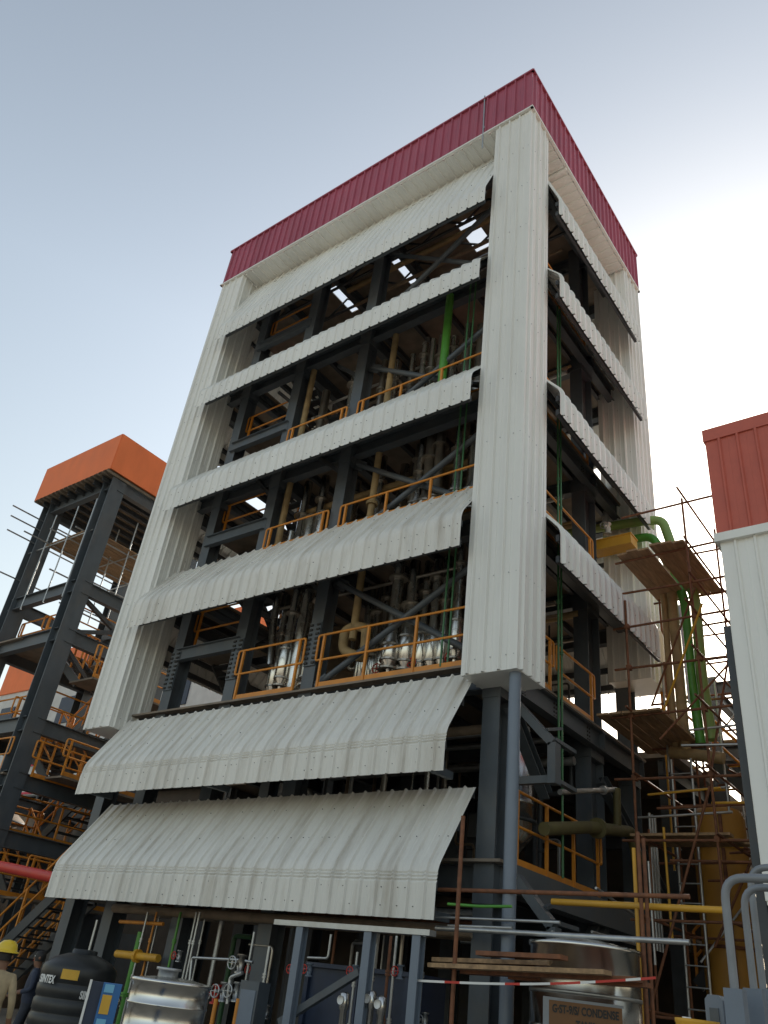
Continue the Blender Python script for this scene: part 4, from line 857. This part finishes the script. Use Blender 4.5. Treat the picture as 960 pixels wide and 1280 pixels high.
# ------------------------------------------------------------------ people
def person(loc, face, label, shirt, hat, arm_pose, scale=1.0):
    t = thing('person', label, 'person', loc); R = Matrix.Rotation(face, 3, 'Z')
    def T(p): return R @ (V(p)*scale)
    pts = {'pel': (0, 0, .95), 'wai': (0, 0, 1.08), 'che': (0, .0, 1.30), 'nek': (0, .0, 1.44), 'hd0': (0, -.02, 1.53), 'hd1': (0, -.03, 1.66)}
    rad = {'pel': (.155, .115), 'wai': (.145, .105), 'che': (.165, .115), 'nek': (.06, .06), 'hd0': (.078, .088), 'hd1': (.072, .088)}
    ed = [('pel', 'wai'), ('wai', 'che'), ('che', 'nek'), ('nek', 'hd0'), ('hd0', 'hd1')]
    for s, n in ((-1, 'l'), (1, 'r')):
        el, wr = arm_pose[n]
        P = {'sh': (.185*s, 0, 1.38), 'el': el, 'wr': wr, 'hp': (.09*s, 0, .88), 'kn': (.11*s, -.03-.06*(s > 0), .49), 'an': (.12*s, .02-.1*(s > 0), .09), 'to': (.13*s, -.14-.1*(s > 0), .05)}
        Rr = {'sh': .062, 'el': .045, 'wr': .032, 'hp': .092, 'kn': .062, 'an': .045, 'to': .04}
        for k, v in P.items(): pts[k+n] = v; rad[k+n] = (Rr[k], Rr[k])
        ed += [('che', 'sh'+n), ('sh'+n, 'el'+n), ('el'+n, 'wr'+n), ('pel', 'hp'+n), ('hp'+n, 'kn'+n), ('kn'+n, 'an'+n), ('an'+n, 'to'+n)]
        w_ = V(wr); e_ = V(el); d = (w_-e_).normalized(); sd_ = d.cross(V((0, 1, 0))); sd_ = sd_.normalized() if sd_.length > .1 else V((1, 0, 0))
        pts['pa'+n] = w_+d*.08; rad['pa'+n] = (.034, .022); ed.append(('wr'+n, 'pa'+n))
        for f in range(4):
            a = w_+d*.12+sd_*(f-1.5)*.021; c2 = a+d*(.04, .045, .043, .034)[f]+V((0, -.012, 0)); e2 = c2+d*.03+V((0, -.02, 0))
            for nm, q, rd in (('a', a, .0095), ('b', c2, .0085), ('c', e2, .007)): pts['f%d%s%s' % (f, nm, n)] = q; rad['f%d%s%s' % (f, nm, n)] = (rd, rd)
            ed += [('pa'+n, 'f%da%s' % (f, n)), ('f%da%s' % (f, n), 'f%db%s' % (f, n)), ('f%db%s' % (f, n), 'f%dc%s' % (f, n))]
        th = w_+d*.04+sd_*.04*s+V((0, -.02, 0)); pts['t'+n] = th; rad['t'+n] = (.011, .011); th2 = th+d*.045+V((0, -.015, 0)); pts['u'+n] = th2; rad['u'+n] = (.009, .009)
        ed += [('wr'+n, 't'+n), ('t'+n, 'u'+n)]
    keys = list(pts); me = bpy.data.meshes.new('body')
    me.from_pydata([T(pts[k]) for k in keys], [(keys.index(a), keys.index(c)) for a, c in ed], [])
    o = bpy.data.objects.new('body', me); COL.objects.link(o)
    sk = o.modifiers.new('skin', 'SKIN'); sk.use_smooth_shade = True
    for i, k in enumerate(keys):
        me.skin_vertices[0].data[i].radius = [x*scale for x in rad[k]]; me.skin_vertices[0].data[i].use_root = (k == 'pel')
    ss = o.modifiers.new('sub', 'SUBSURF'); ss.levels = 2; ss.render_levels = 2
    dg = bpy.context.evaluated_depsgraph_get(); bm = bpy.data.meshes.new_from_object(o.evaluated_get(dg)); bpy.data.objects.remove(o)
    bm.name = 'body'; bm.materials.clear()
    for k in ('skin', shirt, 'trousers', 'boot'): bm.materials.append(M[k])
    Ri = R.inverted()
    for pl in bm.polygons:
        q = (Ri @ V(pl.center))/scale; z = q.z; hand = min((q-V(arm_pose['l'][1])).length, (q-V(arm_pose['r'][1])).length) < .19 and z < 1.35 and abs(q.x) > .1
        wrd = min((q-V(arm_pose['l'][1])).length, (q-V(arm_pose['r'][1])).length)
        pl.material_index = 0 if (z > 1.45 or (wrd < .2 and (q-V(arm_pose['l'][0])).length > .16 and (q-V(arm_pose['r'][0])).length > .16 and abs(q.x) > .17)) else (1 if z > .93 or abs(q.x) > .24 else (2 if z > .12 else 3)); pl.use_smooth = True
    bo = bpy.data.objects.new('body', bm); COL.objects.link(bo); bo.parent = t; bo['_wl'] = tuple(loc)
    L = V(loc)
    def feat(name, mt_, fn):
        b = MB(); fn(b); b.v = [tuple(L+T(v)) for v in b.v]; b.build(name, mt_, t)
    def facef(b):
        b.lathe((0, -.105, 1.60), [(.004, .012), (.016, -.02), (.0, -.028)], 8)
        for s in (-1, 1): b.lathe((.088*s, -.01, 1.60), [(.0, -.03), (.018, -.015), (.022, .01), (.0, .03)], 8)
    feat('nose_and_ears', 'skin', facef)
    feat('eyes', 'label_w', lambda b: [b.lathe((.032*s, -.098, 1.625), [(0, -.009), (.012, 0), (0, .009)], 8) for s in (-1, 1)])
    feat('mouth', 'redp', lambda b: b.box(-.025, .025, -.112, -.098, 1.552, 1.560))
    feat('hair', 'hair', lambda b: b.lathe((0, -.005, 1.60), [(.09, -.05), (.094, .0), (.092, .06), (.07, .10), (.0, .125)], 20))
    if hat:
        def hf(b):
            b.lathe((0, -.02, 1.66), [(.150, -.018), (.152, -.008), (.125, .0), (.122, .03), (.108, .075), (.07, .11), (.0, .122)], 24)
            b.box(-.07, .07, -.235, -.12, 1.645, 1.655); b.lathe((0, -.02, 1.66), [(.155, -.02), (.155, -.005), (.12, .004)], 24)
        feat('helmet', 'helmet', hf)
    return t
c = CAM+(lambda r: V((r.x, r.y, 0)).normalized()*12.0)(A(-7, 1235, 1, 0)-CAM); c.z = 0
hang = {'l': ((-.27, .03, 1.12), (-.27, -.08, .88)), 'r': ((.27, .03, 1.12), (.26, -.10, .88))}
person(tuple(c), -2.4, 'person in loose beige shirt and yellow hard hat at the left edge', 'beige', True, hang, .97)
c = CAM+(lambda r: V((r.x, r.y, 0)).normalized()*17.0)(A(47, 1210, 1, 0)-CAM); c.z = 0
person(tuple(c), -.6, 'bareheaded person in dark blue clothes half hidden left of the black water tank', 'vest', False, {'l': ((-.27, .0, 1.12), (-.20, -.22, 1.05)), 'r': ((.27, .0, 1.12), (.20, -.22, 1.05))}, .98)
for o in list(bpy.data.objects):
    if '_wl' in o: del o['_wl']
SC.render.resolution_x, SC.render.resolution_y = 768, 1024
